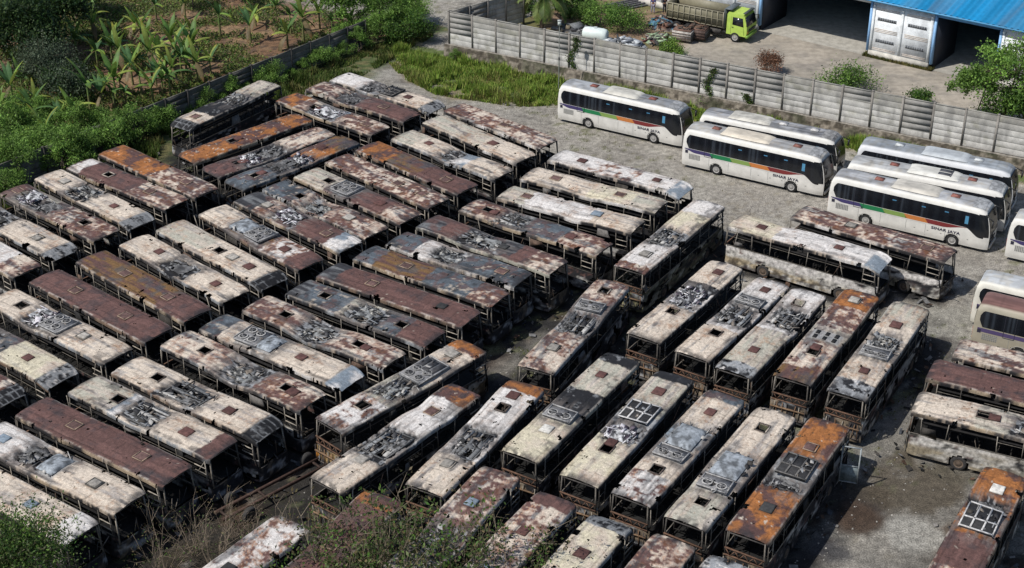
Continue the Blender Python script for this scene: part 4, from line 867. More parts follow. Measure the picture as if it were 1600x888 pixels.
    Z = .05 * (n2 - .5) + .03 * (n3 - .5) + 0 * X
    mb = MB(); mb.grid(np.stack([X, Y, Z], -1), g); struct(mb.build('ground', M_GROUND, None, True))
ground()

# yard behind the wall, 1.2 m higher
YZ = 1.2
def yard():
    A = FA + FN * .25
    def P(s, n): return A + FD * s + FN * n
    ss = np.arange(0, 90, .4); nn = np.concatenate([np.arange(0, 40, .4), [60]])
    S, N = np.meshgrid(ss, nn, indexing='ij')
    LW = np.array((.77, .64))      # left wall runs from the corner in this direction
    X = A[0] + FD[0] * S + LW[0] * N * 1.05; Y = A[1] + FD[1] * S + LW[1] * N * 1.05 
    X = A[0] + FD[0] * S + (FN[0] + .28 * FD[0]) * N; Y = A[1] + FD[1] * S + (FN[1] + .28 * FD[1]) * N
    n1 = fbm(X * .2, Y * .2, 30); n2 = fbm(X * .8, Y * .8, 31); n3 = fbm(X * 2.5, Y * 2.5, 32)
    g = mixc(np.ones(X.shape + (3,)) * (.30, .27, .225), np.array((.36, .32, .265)), sst(.4, .65, n1)); g = mixc(g, np.array((.19, .175, .155)), .6 * sst(.52, .7, n2))
    # bare earth to the left of the truck
    d = X - np.interp(Y, [125, 132, 140, 150, 170], [12.5, 15, 17, 18, 22]); e = sst(.5, -1.2, d + 2 * (n2 - .5))
    g = mixc(g, mixc(np.ones_like(g) * (.22, .15, .10), np.array((.13, .125, .05)), sst(.45, .6, n2)), e)
    mb = MB(); mb.grid(np.stack([X, Y, YZ + .02 * n2], -1), g); struct(mb.build('yard_paving', M_CONC, None, True))
yard()

# ------------------------------------------------------------------ precast concrete wall on a rubble base
def concrete_wall(label, A, D, Nn, npan, span, zb, zt, base, dark=1., boards=6, stone=True, seed=3, zend=None):
    rs = np.random.RandomState(seed); ang = math.atan2(D[1], D[0])
    root = thing('concrete_wall', label, 'wall', (A[0], A[1], 0), ang)
    sg = 1 if (-math.sin(ang) * Nn[0] + math.cos(ang) * Nn[1]) > 0 else -1
    for i in range(npan):
        mb = MB(); h = (zt - zb) / boards; x0 = i * span; t0 = rs.uniform(.84, 1.08); jz = rs.normal(0, .02); tl = rs.normal(0, .018)
        for k in range(boards):
            z0 = zb + k * h; nx = 14; xs = np.linspace(x0 + .09, x0 + span - .09, nx)
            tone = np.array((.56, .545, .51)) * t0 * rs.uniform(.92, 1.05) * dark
            zz = np.array([z0 + .014, z0 + .03, z0 + h * .5, z0 + h - .03, z0 + h - .014])
            XX, ZZ = np.meshgrid(xs, zz, indexing='ij')
            gl = x0 + XX
            stn = fbm(gl * 1.1, ZZ * 1.6, seed + 5); run = fbm(gl * 3.5, ZZ * .4, seed + 8)
            c = np.ones(XX.shape + (3,)) * tone
            up = sst(zb + (zt - zb) * .45, zt, ZZ + .9 * (stn - .5))
            c = mixc(c, tone * (.48, .47, .44), .75 * up); c = mixc(c, tone * .45, .6 * sst(.58, .72, run)); c = mixc(c, tone * (.6, .6, .5), .5 * sst(.6, .7, stn))
            c[:, 0] *= .8; c[:, -1] *= .85
            off = np.array([.008, 0, 0, 0, .008])
            for sd_ in (-1, 1):
                P = np.stack([XX, sd_ * (.045 - off[None, :]) + tl * (ZZ - zb) + 0 * XX, ZZ + jz], -1)
                mb.grid(P if sd_ > 0 else P[::-1], c if sd_ > 0 else c[::-1])
            mb.box((x0 + span / 2, 0, z0 + h / 2), (span - .2, .05, h - .002), tone * .55)
        mb.box((x0 + span / 2, 0, zt + .025), (span - .2, .12, .07), np.array((.30, .29, .26)) * dark)
        mb.build('wall_panel', M_CONC, root)
    for i in range(npan + 1):
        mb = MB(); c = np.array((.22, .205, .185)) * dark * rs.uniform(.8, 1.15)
        mb.box((i * span, 0, (zt + zb) / 2 - .1), (.17, .20, zt - zb + .34), c); mb.box((i * span, 0, zt + .10), (.2, .23, .05), c * 1.2)
        mb.build('wall_post', M_CONC, root)
    if stone:
        nx = int(npan * span / .14); xs = np.linspace(-.4, npan * span + .4, nx); zz = np.linspace(-.1, 1, 10)
        XX, ZZ = np.meshgrid(xs, zz, indexing='ij'); n1 = fbm(XX * 2.2, ZZ * 3, seed + 20, 3); ce = cellr(np.floor(XX * 2.4 + .6 * vn(XX * 2, ZZ * 4, 4)), np.floor(ZZ * 4 + .8 * vn(XX * 2, ZZ * 2, 9)) + 3, seed)
        ztop = zb - .02; Zr = ZZ * ztop
        yy = -sg * (.30 + .16 * (1 - ZZ) + .10 * (n1 - .5) + .05 * ce)
        c = mixc(np.ones(XX.shape + (3,)) * (.10, .085, .065), np.array((.27, .235, .19)), sst(.3, .75, ce)); c = mixc(c, np.array((.05, .06, .03)), .55 * sst(.5, .65, fbm(XX * .6, ZZ, seed + 25)))
        mb = MB(); mb.grid(np.stack([XX, yy, Zr], -1), c)
        P = np.stack([np.stack([xs, yy[:, -1], np.full(nx, ztop)], -1), np.stack([xs, np.full(nx, sg * .12), np.full(nx, ztop + .01)], -1)], 1)
        mb.grid(P, np.ones((nx, 2, 3)) * (.25, .23, .2))
        mb.build('rubble_base', M_STONE, root)
    return root
concrete_wall('long pale concrete panel wall on a rubble base, behind the white coaches', FA, FD, FN, 23, 2.62, 1.35, 4.55, True)
LWd = np.array((.77, .64)); LWd /= np.linalg.norm(LWd)
concrete_wall('shaded concrete panel wall running away from the corner of the long pale wall', FA + LWd * .2, LWd, np.array((-LWd[1], LWd[0])), 4, 2.3, 1.35, 4.5, False, dark=.8, stone=False, seed=9)  # face turned from the sun: its shade is painted in by a lower tone
concrete_wall('dark shaded concrete wall between the bus yard and the banana plantation', WA - WD * 26.6, WD, WN, 25, 2.55, .05, 2.5, False, dark=.34, stone=False, seed=12, boards=5)  # concrete tone darkened to paint in the shade of this sunless face

# ------------------------------------------------------------------ warehouse
def warehouse():
    O = np.array((24.55, 142.15)); E = np.array((.800, -.600)); Nn = np.array((.600, .800)); ang = math.atan2(E[1], E[0])
    root = thing('warehouse', 'warehouse with bright blue corrugated roof, white panelled front and two dark open bays', 'building', (O[0], O[1], YZ), ang)
    H = 5.35
    wc = (.74, .77, .79); lou = (.50, .42, .33)
    def wallp(x0, x1):
        mb = MB(); n = max(2, int(round((x1 - x0) / 2.9))); wd = (x1 - x0) / n
        mb.box(((x0 + x1) / 2, .15, H / 2), (x1 - x0, .3, H), wc)
        for i in range(n + 1): mb.box((x0 + i * wd if 0 < i < n else (x0 + .14 if i == 0 else x1 - .14), -.045, H / 2 - .1), (.24, .1, H - .2), (.64, .67, .68))
        mb.box(((x0 + x1) / 2, -.05, .35), (x1 - x0 - .02, .12, .7), (.52, .5, .45))
        w_ = mb.build('front_wall', M_CONC, root)
        for i in range(n):
            xa = x0 + i * wd + .35; xb = x0 + (i + 1) * wd - .35; cx = (xa + xb) / 2
            for z0, hh in ((.85, .36), (2.62, .5), (4.75, .3)):
                mb = MB()
                for k in range(int(hh / .13)): mb.box((cx, -.012, z0 + k * .14), (xb - xa, .035, .055), (.60, .53, .46))
                mb.build('brick_band', M_CONC, w_)
            for z0 in (1.75, 3.85):
                mb = MB(); mb.box((cx, -.004, z0), ((xb - xa) * .82, .02, .30), (.10, .11, .12))
                for k in range(9): mb.box((cx - (xb - xa) * .39 + k * (xb - xa) * .0975, -.022, z0), (.05, .02, .30), (.30, .31, .33))
                mb.build('vent_window', M_METAL, w_)
    wallp(-14, -.1); wallp(11.75, 17.75); wallp(24.2, 38)
    # blue frames of the open bays
    for xx in (0.06, 11.6, 17.95, 24.05):
        mb = MB(); mb.box((xx, .1, H / 2 + .3), (.20, .36, H - .6), (.25, .45, .72)); mb.build('door_post', M_METAL, root)
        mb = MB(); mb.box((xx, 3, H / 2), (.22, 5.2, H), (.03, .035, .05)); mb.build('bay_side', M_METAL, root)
    mb = MB(); mb.box((5.8, .1, H + .2), (11.4, .3, .7), wc); mb.build('lintel', M_METAL, root)
    mb = MB(); mb.box((21, .1, H + .1), (6.0, .3, .5), (.10, .3, .6)); mb.build('lintel', M_METAL, root)
    # dark hall behind
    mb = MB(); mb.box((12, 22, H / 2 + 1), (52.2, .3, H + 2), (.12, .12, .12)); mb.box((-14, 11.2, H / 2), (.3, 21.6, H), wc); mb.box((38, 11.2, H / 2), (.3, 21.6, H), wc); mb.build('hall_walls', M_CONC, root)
    mb = MB(); mb.box((12, 11, .02), (51.8, 21.8, .04), (.30, .285, .25)); mb.build('hall_floor', M_CONC, root)
    # corrugated roof
    mb = MB(); xs = np.arange(-15, 39.2, .14); ph = np.tile([0, 0, 1, 1], len(xs))[:len(xs)] * .085; blue = np.array((.010, .22, .46))
    ys = np.array([-.65, 4, 11.5]); zs = np.array([0, 1.0, 2.5])
    P = np.stack([np.repeat(xs[:, None], 3, 1), np.repeat(ys[None], len(xs), 0), H + .40 + zs[None] + ph[:, None]], -1)
    sh_ = cellr(np.floor(xs / 1.05) + 30, xs * 0 + 3, 2); c = np.ones((len(xs), 3, 3)) * blue * (.80 + .3 * sh_)[:, None, None]; c = mixc(c, np.array((.10, .26, .40)), .5 * sst(.4, .7, fbm(P[..., 0] * .4, P[..., 1] * .3, 44))); c = mixc(c, np.array((.10, .12, .14)), .45 * sst(.55, .7, fbm(P[..., 0] * 1.2, P[..., 1] * .15, 45))); mb.grid(P, c)
    P2 = P.copy(); P2[:, :, 1] = 23 - P2[:, :, 1]; mb.grid(P2[::-1], c[::-1])
    mb.box((12, -.65, H + .34), (54, .06, .16), (.10, .32, .55))
    mb.build('roof', M_METAL, root)
    # weeds along the front
warehouse()

# ------------------------------------------------------------------ dump truck
def dump_truck():
    f = at(1148, 66, YZ); r = at(1070, 50, YZ); a = math.atan2(f[1] - r[1], f[0] - r[0]) + R(1)
    d = np.array((math.cos(a), math.sin(a))); n = np.array((-d[1], d[0]))
    org = f[:2] + n * 1.1 - d * 3.1         # centre of the truck; front axle at +3.1
    root = thing('dump_truck', 'dump truck with lime green cab and olive ribbed tipper bed, parked before the warehouse', 'truck', (org[0], org[1], YZ), a)
    G_ = (.40, .55, .10); OL = (.20, .185, .125)
    mb = MB()
    prof = [(2.15, .75), (4.22, .70), (4.30, 1.15), (4.26, 1.75), (3.98, 2.62), (3.80, 2.82), (2.25, 2.88), (2.15, 2.7)]
    n_ = len(prof)
    for s in (-1, 1):
        V = [(x, s * (1.18 if z < 2 else 1.10), z) for x, z in prof] + [(3.2, s * 1.18, 1.7)]
        i = np.arange(n_); j = (i + 1) % n_; F = np.stack([i, j, np.full(n_, n_)], 1); mb.add(V, F if s < 0 else F[:, ::-1], G_)
    for i in range(n_):
        j = (i + 1) % n_; (x0, z0), (x1, z1) = prof[i], prof[j]
        w0 = 1.18 if z0 < 2 else 1.10; w1 = 1.18 if z1 < 2 else 1.10
        mb.add([(x0, -w0, z0), (x0, w0, z0), (x1, w1, z1), (x1, -w1, z1)], [[0, 1, 2, 3]], G_)
    cab = mb.build('cab', M_METAL, root)
    for s in (-1, 1):
        mb = MB(); V = [(2.75, s * 1.165, 1.75), (3.95, s * 1.165, 1.65), (3.78, s * 1.125, 2.5), (2.75, s * 1.125, 2.5)]; mb.hexa(V + [(x, y + s * .02, z) for x, y, z in V], (.015, .017, .02)); mb.build('side_window', M_GLASS, cab)
        mb = MB(); 
        for q in ((2.6, .85, 2.6, 2.6), (4.0, .85, 3.95, 1.6)): mb.bar((q[0], s * 1.19, q[1]), (q[2], s * (1.19 if q[3] < 2 else 1.12), q[3]), .02, (.1, .2, .03))
        mb.box((2.8, s * 1.2, 1.5), (.18, .03, .05), (.03, .03, .03)); mb.build('door', M_METAL, cab)
        mb = MB(); mb.box((4.27, s * .92, 1.12), (.10, .32, .28), (.6, .33, .06) if s < 0 else (.6, .6, .55)); mb.build('headlight', M_DECAL, cab)
        mb = MB(); mb.bar((4.1, s * 1.1, 2.3), (4.35, s * 1.38, 2.3), .04, (.03, .03, .03)); mb.box((4.36, s * 1.38, 2.1), (.05, .2, .42), (.03, .03, .03)); mb.build('wing_mirror', M_DECAL, cab)
    mb = MB(); V = [(4.275, -1.05, 1.72), (4.275, 1.05, 1.72), (4.02, .98, 2.60), (4.02, -.98, 2.60)]; mb.hexa([V[0], V[1], V[2], V[3]] + [(x + .03, y, z + .01) for x, y, z in V], (.015, .017, .02)); mb.build('windscreen', M_GLASS, cab)
    mb = MB(); mb.box((4.30, 0, 1.25), (.05, 1.5, .32), (.04, .05, .04)); mb.build('grille', M_METAL, cab)
    mb = MB(); mb.box((4.28, 0, .72), (.22, 2.3, .30), (.26, .45, .08)); mb.build('bumper', M_METAL, root)
    mb = MB(); mb.box((3.9, 0, 2.98), (.3, 2.0, .08), (.05, .06, .06)); mb.build('sun_visor', M_METAL, cab)
    mb = MB()
    for s in (-1, 1): mb.box((-.6, s * .42, .85), (8.0, .14, .26), (.05, .045, .04))
    mb.box((.9, -.95, .75), (1.3, .5, .5), (.07, .065, .06)); mb.box((.9, .95, .75), (1.0, .5, .5), (.07, .065, .06)); mb.build('chassis', M_CHAR, root)
    mb = MB(); x0, x1, zb, zt = -4.35, 1.85, 1.25, 2.75
    mb.box(((x0 + x1) / 2, 0, zb), (x1 - x0, 2.3, .12), OL)
    for s in (-1, 1):
        mb.box(((x0 + x1) / 2, s * 1.15, (zb + zt) / 2 + .06), (x1 - x0, .07, zt - zb), OL)
        for k in range(11): mb.box((x0 + .06 + k * (x1 - x0 - .12) / 10, s * 1.215, (zb + zt) / 2), (.10, .09, zt - zb + .1), (.24, .22, .155))
        for z_ in (zb + .02, (zb + zt) / 2, zt): mb.box(((x0 + x1) / 2, s * 1.21, z_), (x1 - x0 + .02, .075, .09), (.24, .22, .155))
    mb.box((x0, 0, (zb + zt) / 2), (.08, 2.3, zt - zb), OL); mb.box((x1 + .02, 0, (zb + zt) / 2 + .15), (.09, 2.36, zt - zb + .5), (.09, .10, .10))
    mb.box((x1 + .35, 0, zt + .38), (.7, 2.1, .07), (.10, .12, .13)); mb.box(((x0 + x1) / 2, 0, zb + .5), (x1 - x0 - .1, 2.2, .6), (.13, .11, .09))
    mb.build('tipper_bed', M_METAL, root)
    me = wheel_mesh(False).mesh('wheel', True); me.materials.append(M_RUBBER)
    for xx in (3.1, -1.9, -3.2):
        for s in (-1, 1): o = link('wheel', me, root, (xx, s * 1.02, .5)); o.rotation_euler = (0, 0, 0 if s > 0 else math.pi); o.scale = (1.05, 1.3, 1.05)
dump_truck()

# ------------------------------------------------------------------ scrap in the yard behind the wall
def scrap():
    rs = np.random.RandomState(5)
    def heap(name, label, cat, px, py, r, n, pal, hgt=.9, big=.9, plates=.6):
        p = at(px, py, YZ); mb = MB()
        m_ = 18; u = np.linspace(-1, 1, m_); U, V_ = np.meshgrid(u, u, indexing='ij'); rr = np.hypot(U, V_)
        Z = np.clip(1 - rr ** 2, 0, 1) * hgt * (.5 + .8 * fbm(U * 2 + px, V_ * 2, 6)); cc = np.array(pal)[(cellr(np.floor(U * 5) + 9, np.floor(V_ * 5) + 9, px) * len(pal)).astype(int) % len(pal)]
        mb.grid(np.stack([U * r[0], V_ * r[1], Z - .05], -1), cc * .7)
        for k in range(n):
            a_ = rs.uniform(0, 6.28); q = math.sqrt(rs.rand()); x = q * r[0] * math.cos(a_); y = q * r[1] * math.sin(a_); z = (1 - q * q) * hgt * .9 + .05
            c = pal[rs.randint(len(pal))]; M = np.array(Matrix.Rotation(rs.uniform(0, 6.28), 3, 'Z') @ Matrix.Rotation(rs.normal(0, .5), 3, 'X'))
            if rs.rand() < plates: mb.box((x, y, z), (rs.uniform(.3, big), rs.uniform(.2, big * .7), rs.uniform(.03, .2)), c, M=M)
            else: v = M @ np.array([rs.uniform(.3, big), 0, 0]); mb.bar(np.array((x, y, z)) - v, np.array((x, y, z)) + v, rs.uniform(.05, .12), c)
        o = mb.build(name, M_FRAME, None, loc=(p[0], p[1], YZ)); o.rotation_euler = (0, 0, R(-30)); tag(o, label, cat); return o
    heap('tarpaulin_heap', 'grey black tarpaulin heap behind the concrete wall, left of the pale tank', 'heap', 905, 52, (3.0, 1.5), 26, [(.16, .17, .18), (.05, .05, .055), (.25, .25, .25), (.2, .17, .12)], .7, 1.4, .8)
    heap('sheet_metal_scrap', 'pile of crumpled silver sheet metal just behind the wall, right of the pale tank', 'scrap pile', 975, 72, (2.2, 1.1), 40, [(.42, .45, .48), (.25, .27, .3), (.55, .58, .6), (.08, .09, .1)], .8, 1.1, .85)
    heap('scrap_pile', 'rusty mixed scrap pile beside the rear of the dump truck', 'scrap pile', 1040, 42, (1.8, 1.6), 60, [(.15, .08, .06), (.06, .05, .05), (.3, .25, .2), (.09, .2, .28), (.2, .1, .07)], 1.2, .8, .5)
    heap('car_part_pile', 'heap of dark engine parts with a pale green panel, left of the cut van front', 'scrap pile', 1030, 66, (1.5, 1.2), 40, [(.05, .05, .05), (.16, .11, .08), (.32, .42, .27), (.35, .33, .3), (.12, .05, .05)], .9, .8, .5)
    # pale plastic tank lying on its side
    p = at(984 - 54, 62, YZ); mb = MB(); n = 20; th = np.linspace(0, 2 * math.pi, n); prof = [(-1.25, .05), (-1.25, .45), (-1.1, .6), (-.8, .66), (0, .68), (.8, .66), (1.1, .6), (1.25, .45), (1.25, .05)]
    P = np.array([[(x, r * math.cos(t_), .55 + r * math.sin(t_)) for x, r in prof] for t_ in th]); mb.grid(P, np.ones(P.shape) * (.62, .70, .68)); mb.tube((0, 0, 1.2), (0, 0, 1.27), .2, .2, (.5, .56, .55), 12)
    o = mb.build('storage_tank', M_PAINT, None, True, loc=(p[0], p[1], YZ)); o.rotation_euler = (0, 0, R(-22)); tag(o, 'pale blue white plastic tank lying behind the concrete wall', 'tank')
    # cut off van fronts
    for (px, py, lab, c1) in ((1068, 64, 'white striped cut off vehicle body with rusty load beside the truck', (.45, .42, .38)), (1090, 62, 'dark wrecked vehicle shell against the truck side', (.10, .07, .06))):
        p = at(px, py, YZ); root = thing('wrecked_vehicle', lab, 'wreck', (p[0], p[1], YZ), R(-25))
        mb = MB(); mb.box((0, 0, .75), (1.9, 1.6, .9), c1); mb.box((.98, 0, .7), (.1, 1.5, .75), (.04, .04, .04)); mb.box((0, 0, 1.25), (1.8, 1.5, .12), (.17, .10, .075))
        for k in range(3): mb.box((0, -.82, .5 + k * .25), (1.9, .05, .05), (.15, .1, .08))
        mb.build('body', M_FRAME, root)
        mb = MB()
        for k in range(14): mb.bar((rs.uniform(-.8, .8), rs.uniform(-.7, .7), 1.3), (rs.uniform(-.9, .9), rs.uniform(-.7, .7), rs.uniform(1.3, 1.6)), .08, [(.2, .12, .08), (.08, .07, .06)][k % 2])
        mb.build('load', M_FRAME, root)
    # brown steel containers behind the truck
    for i, (px, py, l, c) in enumerate(((1098, 15, 3.4, (.17, .10, .08)), (1130, 22, 3.2, (.24, .12, .07)))):
        p = at(px, py, YZ); d = .35; mb = MB(); mb.box((0, 0, 1.0), (l, 1.6, 2.0), c)
        for k in range(10): mb.box((-l / 2 + .2 + k * (l - .4) / 9, -.82, 1.0), (.09, .07, 1.9), np.array(c) * .8)
        for s in (-1, 1): mb.box((0, s * .8, 2.02), (l + .05, .1, .1), np.array(c) * 1.3)
        o = mb.build('steel_box', M_FRAME, None, loc=(p[0] + .6, p[1] + 1.3, YZ)); o.rotation_euler = (0, 0, R(-31)); tag(o, ['dark brown open steel box behind the tipper bed', 'orange brown open steel box behind the truck cab'][i], 'container')
    p = at(1058, 8, YZ); mb = MB(); mb.tube((0, 0, 0), (0, 0, .9), .32, .32, (.55, .07, .03), 14); mb.tube((0, 0, .9), (0, 0, .95), .33, .33, (.45, .06, .03), 14)
    o = mb.build('oil_drum', M_METAL, None, loc=(p[0], p[1], YZ)); tag(o, 'red orange drum behind the rear of the tipper bed', 'drum')
    # stack of long dark pipes
    p = at(990, 14, YZ); mb = MB()
    for k in range(9): mb.tube((-3 + rs.rand(), k * .25, .12 + .15 * (k % 2)), (3 + rs.rand(), k * .25 + .1, .12 + .15 * (k % 2)), .11, .11, (.11, .11, .115), 7)
    o = mb.build('pipe_stack', M_FRAME, None, loc=(p[0], p[1], YZ)); o.rotation_euler = (0, 0, R(28)); tag(o, 'stack of long dark pipes on the bare earth near the two people', 'pipes')
scrap()

# ------------------------------------------------------------------ two people
def person(px, py, label, shirt, trousers, pose, rz):
    p = at(px, py, YZ); rs = np.random.RandomState(int(px))
    root = thing('person', label, 'person', (p[0], p[1], YZ), rz)
    J = {'pelvis': (0, 0, .95, .15), 'waist': (0, 0, 1.1, .135), 'chest': (0, .0, 1.32, .16), 'neck': (0, 0, 1.48, .06), 'head0': (0, .01, 1.57, .085), 'head': (0, .02, 1.66, .10), 'top': (0, .015, 1.74, .07),
         'hl': (-.10, 0, .9, .10), 'kl': (-.12, .03, .5, .065), 'al': (-.13, 0, .09, .042), 'tl': (-.14, .17, .04, .035),
         'hr': (.10, 0, .9, .10), 'kr': (.13, .05, .5, .065), 'ar': (.15, .02, .09, .042), 'tr': (.17, .19, .04, .035),
         'sl': (-.19, 0, 1.42, .07), 'el': (-.27, -.02, 1.14, .045), 'wl': (-.25, .10, .90, .032), 'fl': (-.24, .14, .80, .035),
         'sr': (.19, 0, 1.42, .07), 'er': (.28, -.02, 1.14, .045), 'wr': (.24, .12, .92, .032), 'fr': (.22, .17, .82, .035)}
    J.update(pose); E_ = [('pelvis', 'waist'), ('waist', 'chest'), ('chest', 'neck'), ('neck', 'head0'), ('head0', 'head'), ('head', 'top'), ('pelvis', 'hl'), ('hl', 'kl'), ('kl', 'al'), ('al', 'tl'), ('pelvis', 'hr'), ('hr', 'kr'), ('kr', 'ar'), ('ar', 'tr'), ('chest', 'sl'), ('sl', 'el'), ('el', 'wl'), ('wl', 'fl'), ('chest', 'sr'), ('sr', 'er'), ('er', 'wr'), ('wr', 'fr')]
    def skin(name, names, col, fat, mat, parent):
        nm = [k for k in J if k in names]; idx = {k: i for i, k in enumerate(nm)}
        me = bpy.data.meshes.new(name); me.from_pydata([J[k][:3] for k in nm], [(idx[a], idx[b]) for a, b in E_ if a in idx and b in idx], [])
        o = bpy.data.objects.new(name + '_source', me); C.objects.link(o); md = o.modifiers.new('s', 'SKIN'); sb = o.modifiers.new('b', 'SUBSURF'); sb.levels = 1
        for i, k in enumerate(nm):
            v = me.skin_vertices[0].data[i]; r_ = J[k][3] + fat; v.radius = (r_, r_ * (.75 if k in ('chest', 'waist', 'pelvis') else 1)); v.use_root = (k == nm[0])
        bpy.context.view_layer.update()
        m2 = bpy.data.meshes.new_from_object(o.evaluated_get(bpy.context.evaluated_depsgraph_get())); bpy.data.objects.remove(o)
        a_ = m2.attributes.new('Col', 'FLOAT_COLOR', 'POINT'); a_.data.foreach_set('color', np.tile(np.array(list(col) + [1], np.float32), len(m2.vertices)))
        m2.materials.clear(); m2.materials.append(mat); m2.name = name; return link(name, m2, parent)
    body = skin('body', list(J), (.22, .12, .075), 0, M_CLOTH, root)
    skin('shirt', ['waist', 'chest', 'sl', 'el', 'sr', 'er'], shirt, .02, M_CLOTH, root)
    skin('trousers', ['pelvis', 'hl', 'kl', 'al', 'hr', 'kr', 'ar'], trousers, .02, M_CLOTH, root)
    mb = MB(); th = np.linspace(0, 2 * math.pi, 13); ph = np.linspace(-.2, math.pi / 2, 6); hx_, hy_, hz_ = J['head'][:3]
    P = np.array([[(hx_ + .108 * math.cos(t_) * math.cos(q), hy_ - .015 + .115 * math.sin(t_) * math.cos(q), hz_ + .02 + .11 * math.sin(q)) for q in ph] for t_ in th]); mb.grid(P, np.ones(P.shape) * (.012, .01, .01)); mb.build('hair', M_CLOTH, root, True)
person(1020, 21, 'standing person in blue shirt and pale trousers by the pipes, left of the other one', (.05, .06, .20), (.30, .29, .36), {'kl': (-.14, .05, .5, .065), 'al': (-.16, .06, .09, .042), 'tl': (-.18, .22, .04, .035)}, R(160))
person(1038, 21, 'person in dark clothes standing near the scrap pile, right of the one in pale trousers', (.03, .03, .045), (.035, .035, .045), {'wr': (.1, .2, 1.12, .032), 'fr': (.02, .24, 1.13, .035), 'er': (.26, .02, 1.12, .045)}, R(200))

# ------------------------------------------------------------------ thin lamp post
def lamp_post():
    p = at(873, 141); root = thing('lamp_post', 'thin grey lamp post with small white lamp in front of the concrete wall', 'lamp post', (p[0], p[1], 0))
    mb = MB(); mb.tube((0, 0, 0), (0, 0, 3.0), .055, .05, (.20, .22, .19), 8); mb.tube((0, 0, 2.95), (0, 0, 3.2), .08, .08, (.1, .1, .1), 8); mb.tube((0, 0, 3.2), (0, 0, 6.3), .04, .035, (.30, .31, .28), 8); mb.build('pole', M_METAL, root)
    mb = MB(); mb.box((0, 0, 6.5), (.30, .26, .38), (.68, .74, .70)); mb.box((0, 0, 6.72), (.36, .32, .06), (.4, .42, .4)); mb.build('lamp', M_METAL, root)
lamp_post()

# loose chassis rails between the rows at the bottom
def rails():
    p = at(440, 770); root = thing('bus_chassis', 'bare rusty bus chassis rails lying beside the pinkish cream bus', 'chassis', (p[0], p[1], 0), R(44))
    mb = MB()
    for s in (-.42, .42): mb.box((0, s, .62), (8.5, .10, .20), (.075, .045, .035))
    for k in (0, 2, 5, 6): mb.box((-3.9 + k * 1.3, 0, .6), (.12, .84, .12), (.05, .032, .026))
    mb.build('chassis_frame', M_FRAME, root)
    mb = MB(); mb.box((3.6, 0, .85), (1.0, .9, .55), (.07, .055, .05)); mb.box((3.3, .55, .8), (.45, .3, .4), (.40, .17, .03)); mb.build('engine', M_CHAR, root)
    me = wheel_mesh(True).mesh('wheel', True); me.materials.append(M_RUBBER)
    for xx in (2.6, -2.8):
        for s in (-1, 1): o = link('wheel', me, root, (xx, s * .95, .48)); o.rotation_euler = (0, 0, 0 if s > 0 else math.pi)
rails()

# ------------------------------------------------------------------ vegetation
def leaf_quads(cen, n, size, rs, hue, var=.25, flat=.0, aspect=2.2, spread=None):
    """n leaf quads round the points cen (m,3)"""
    k = rs.randint(0, len(cen), n); c = cen[k]
    if spread is not None: c = c + rs.normal(0, 1, (n, 3)) * spread[k][:, None] * np.array((1, 1, .8))
    d = rs.normal(0, 1, (n, 3)); d[:, 2] *= (1 - flat); d /= np.linalg.norm(d, axis=1)[:, None]
    up = rs.normal(0, 1, (n, 3)); up[:, 2] += .8; b = np.cross(d, up); b /= np.linalg.norm(b, axis=1)[:, None] + 1e-6
    l = size * rs.uniform(.6, 1.4, n)[:, None]; w_ = l / aspect
    P = np.stack([c - d * l * .5, c + b * w_ * .5, c + d * l * .5, c - b * w_ * .5], 1)
    h = np.array(hue)[rs.randint(0, len(hue), n)] * rs.uniform(1 - var, 1 + var, n)[:, None]
    if spread is not None: h = h * rs.uniform(.62, 1.35, len(cen))[k][:, None]
    return P, h
GREENS = [(.045, .105, .018), (.075, .15, .025), (.10, .175, .03), (.03, .075, .015)]
FRESH = [(.14, .255, .045), (.20, .33, .07), (.09, .175, .035), (.165, .29, .055)]
OLIVE = [(.07, .10, .03), (.10, .125, .045), (.05, .07, .025), (.13, .11, .05)]
DARKG = [(.022, .05, .014), (.04, .08, .02), (.028, .058, .026), (.06, .10, .03)]
GREY = [(.09, .125, .075), (.12, .155, .095), (.055, .08, .05)]
BROWN = [(.20, .10, .06), (.25, .14, .09), (.13, .07, .045)]
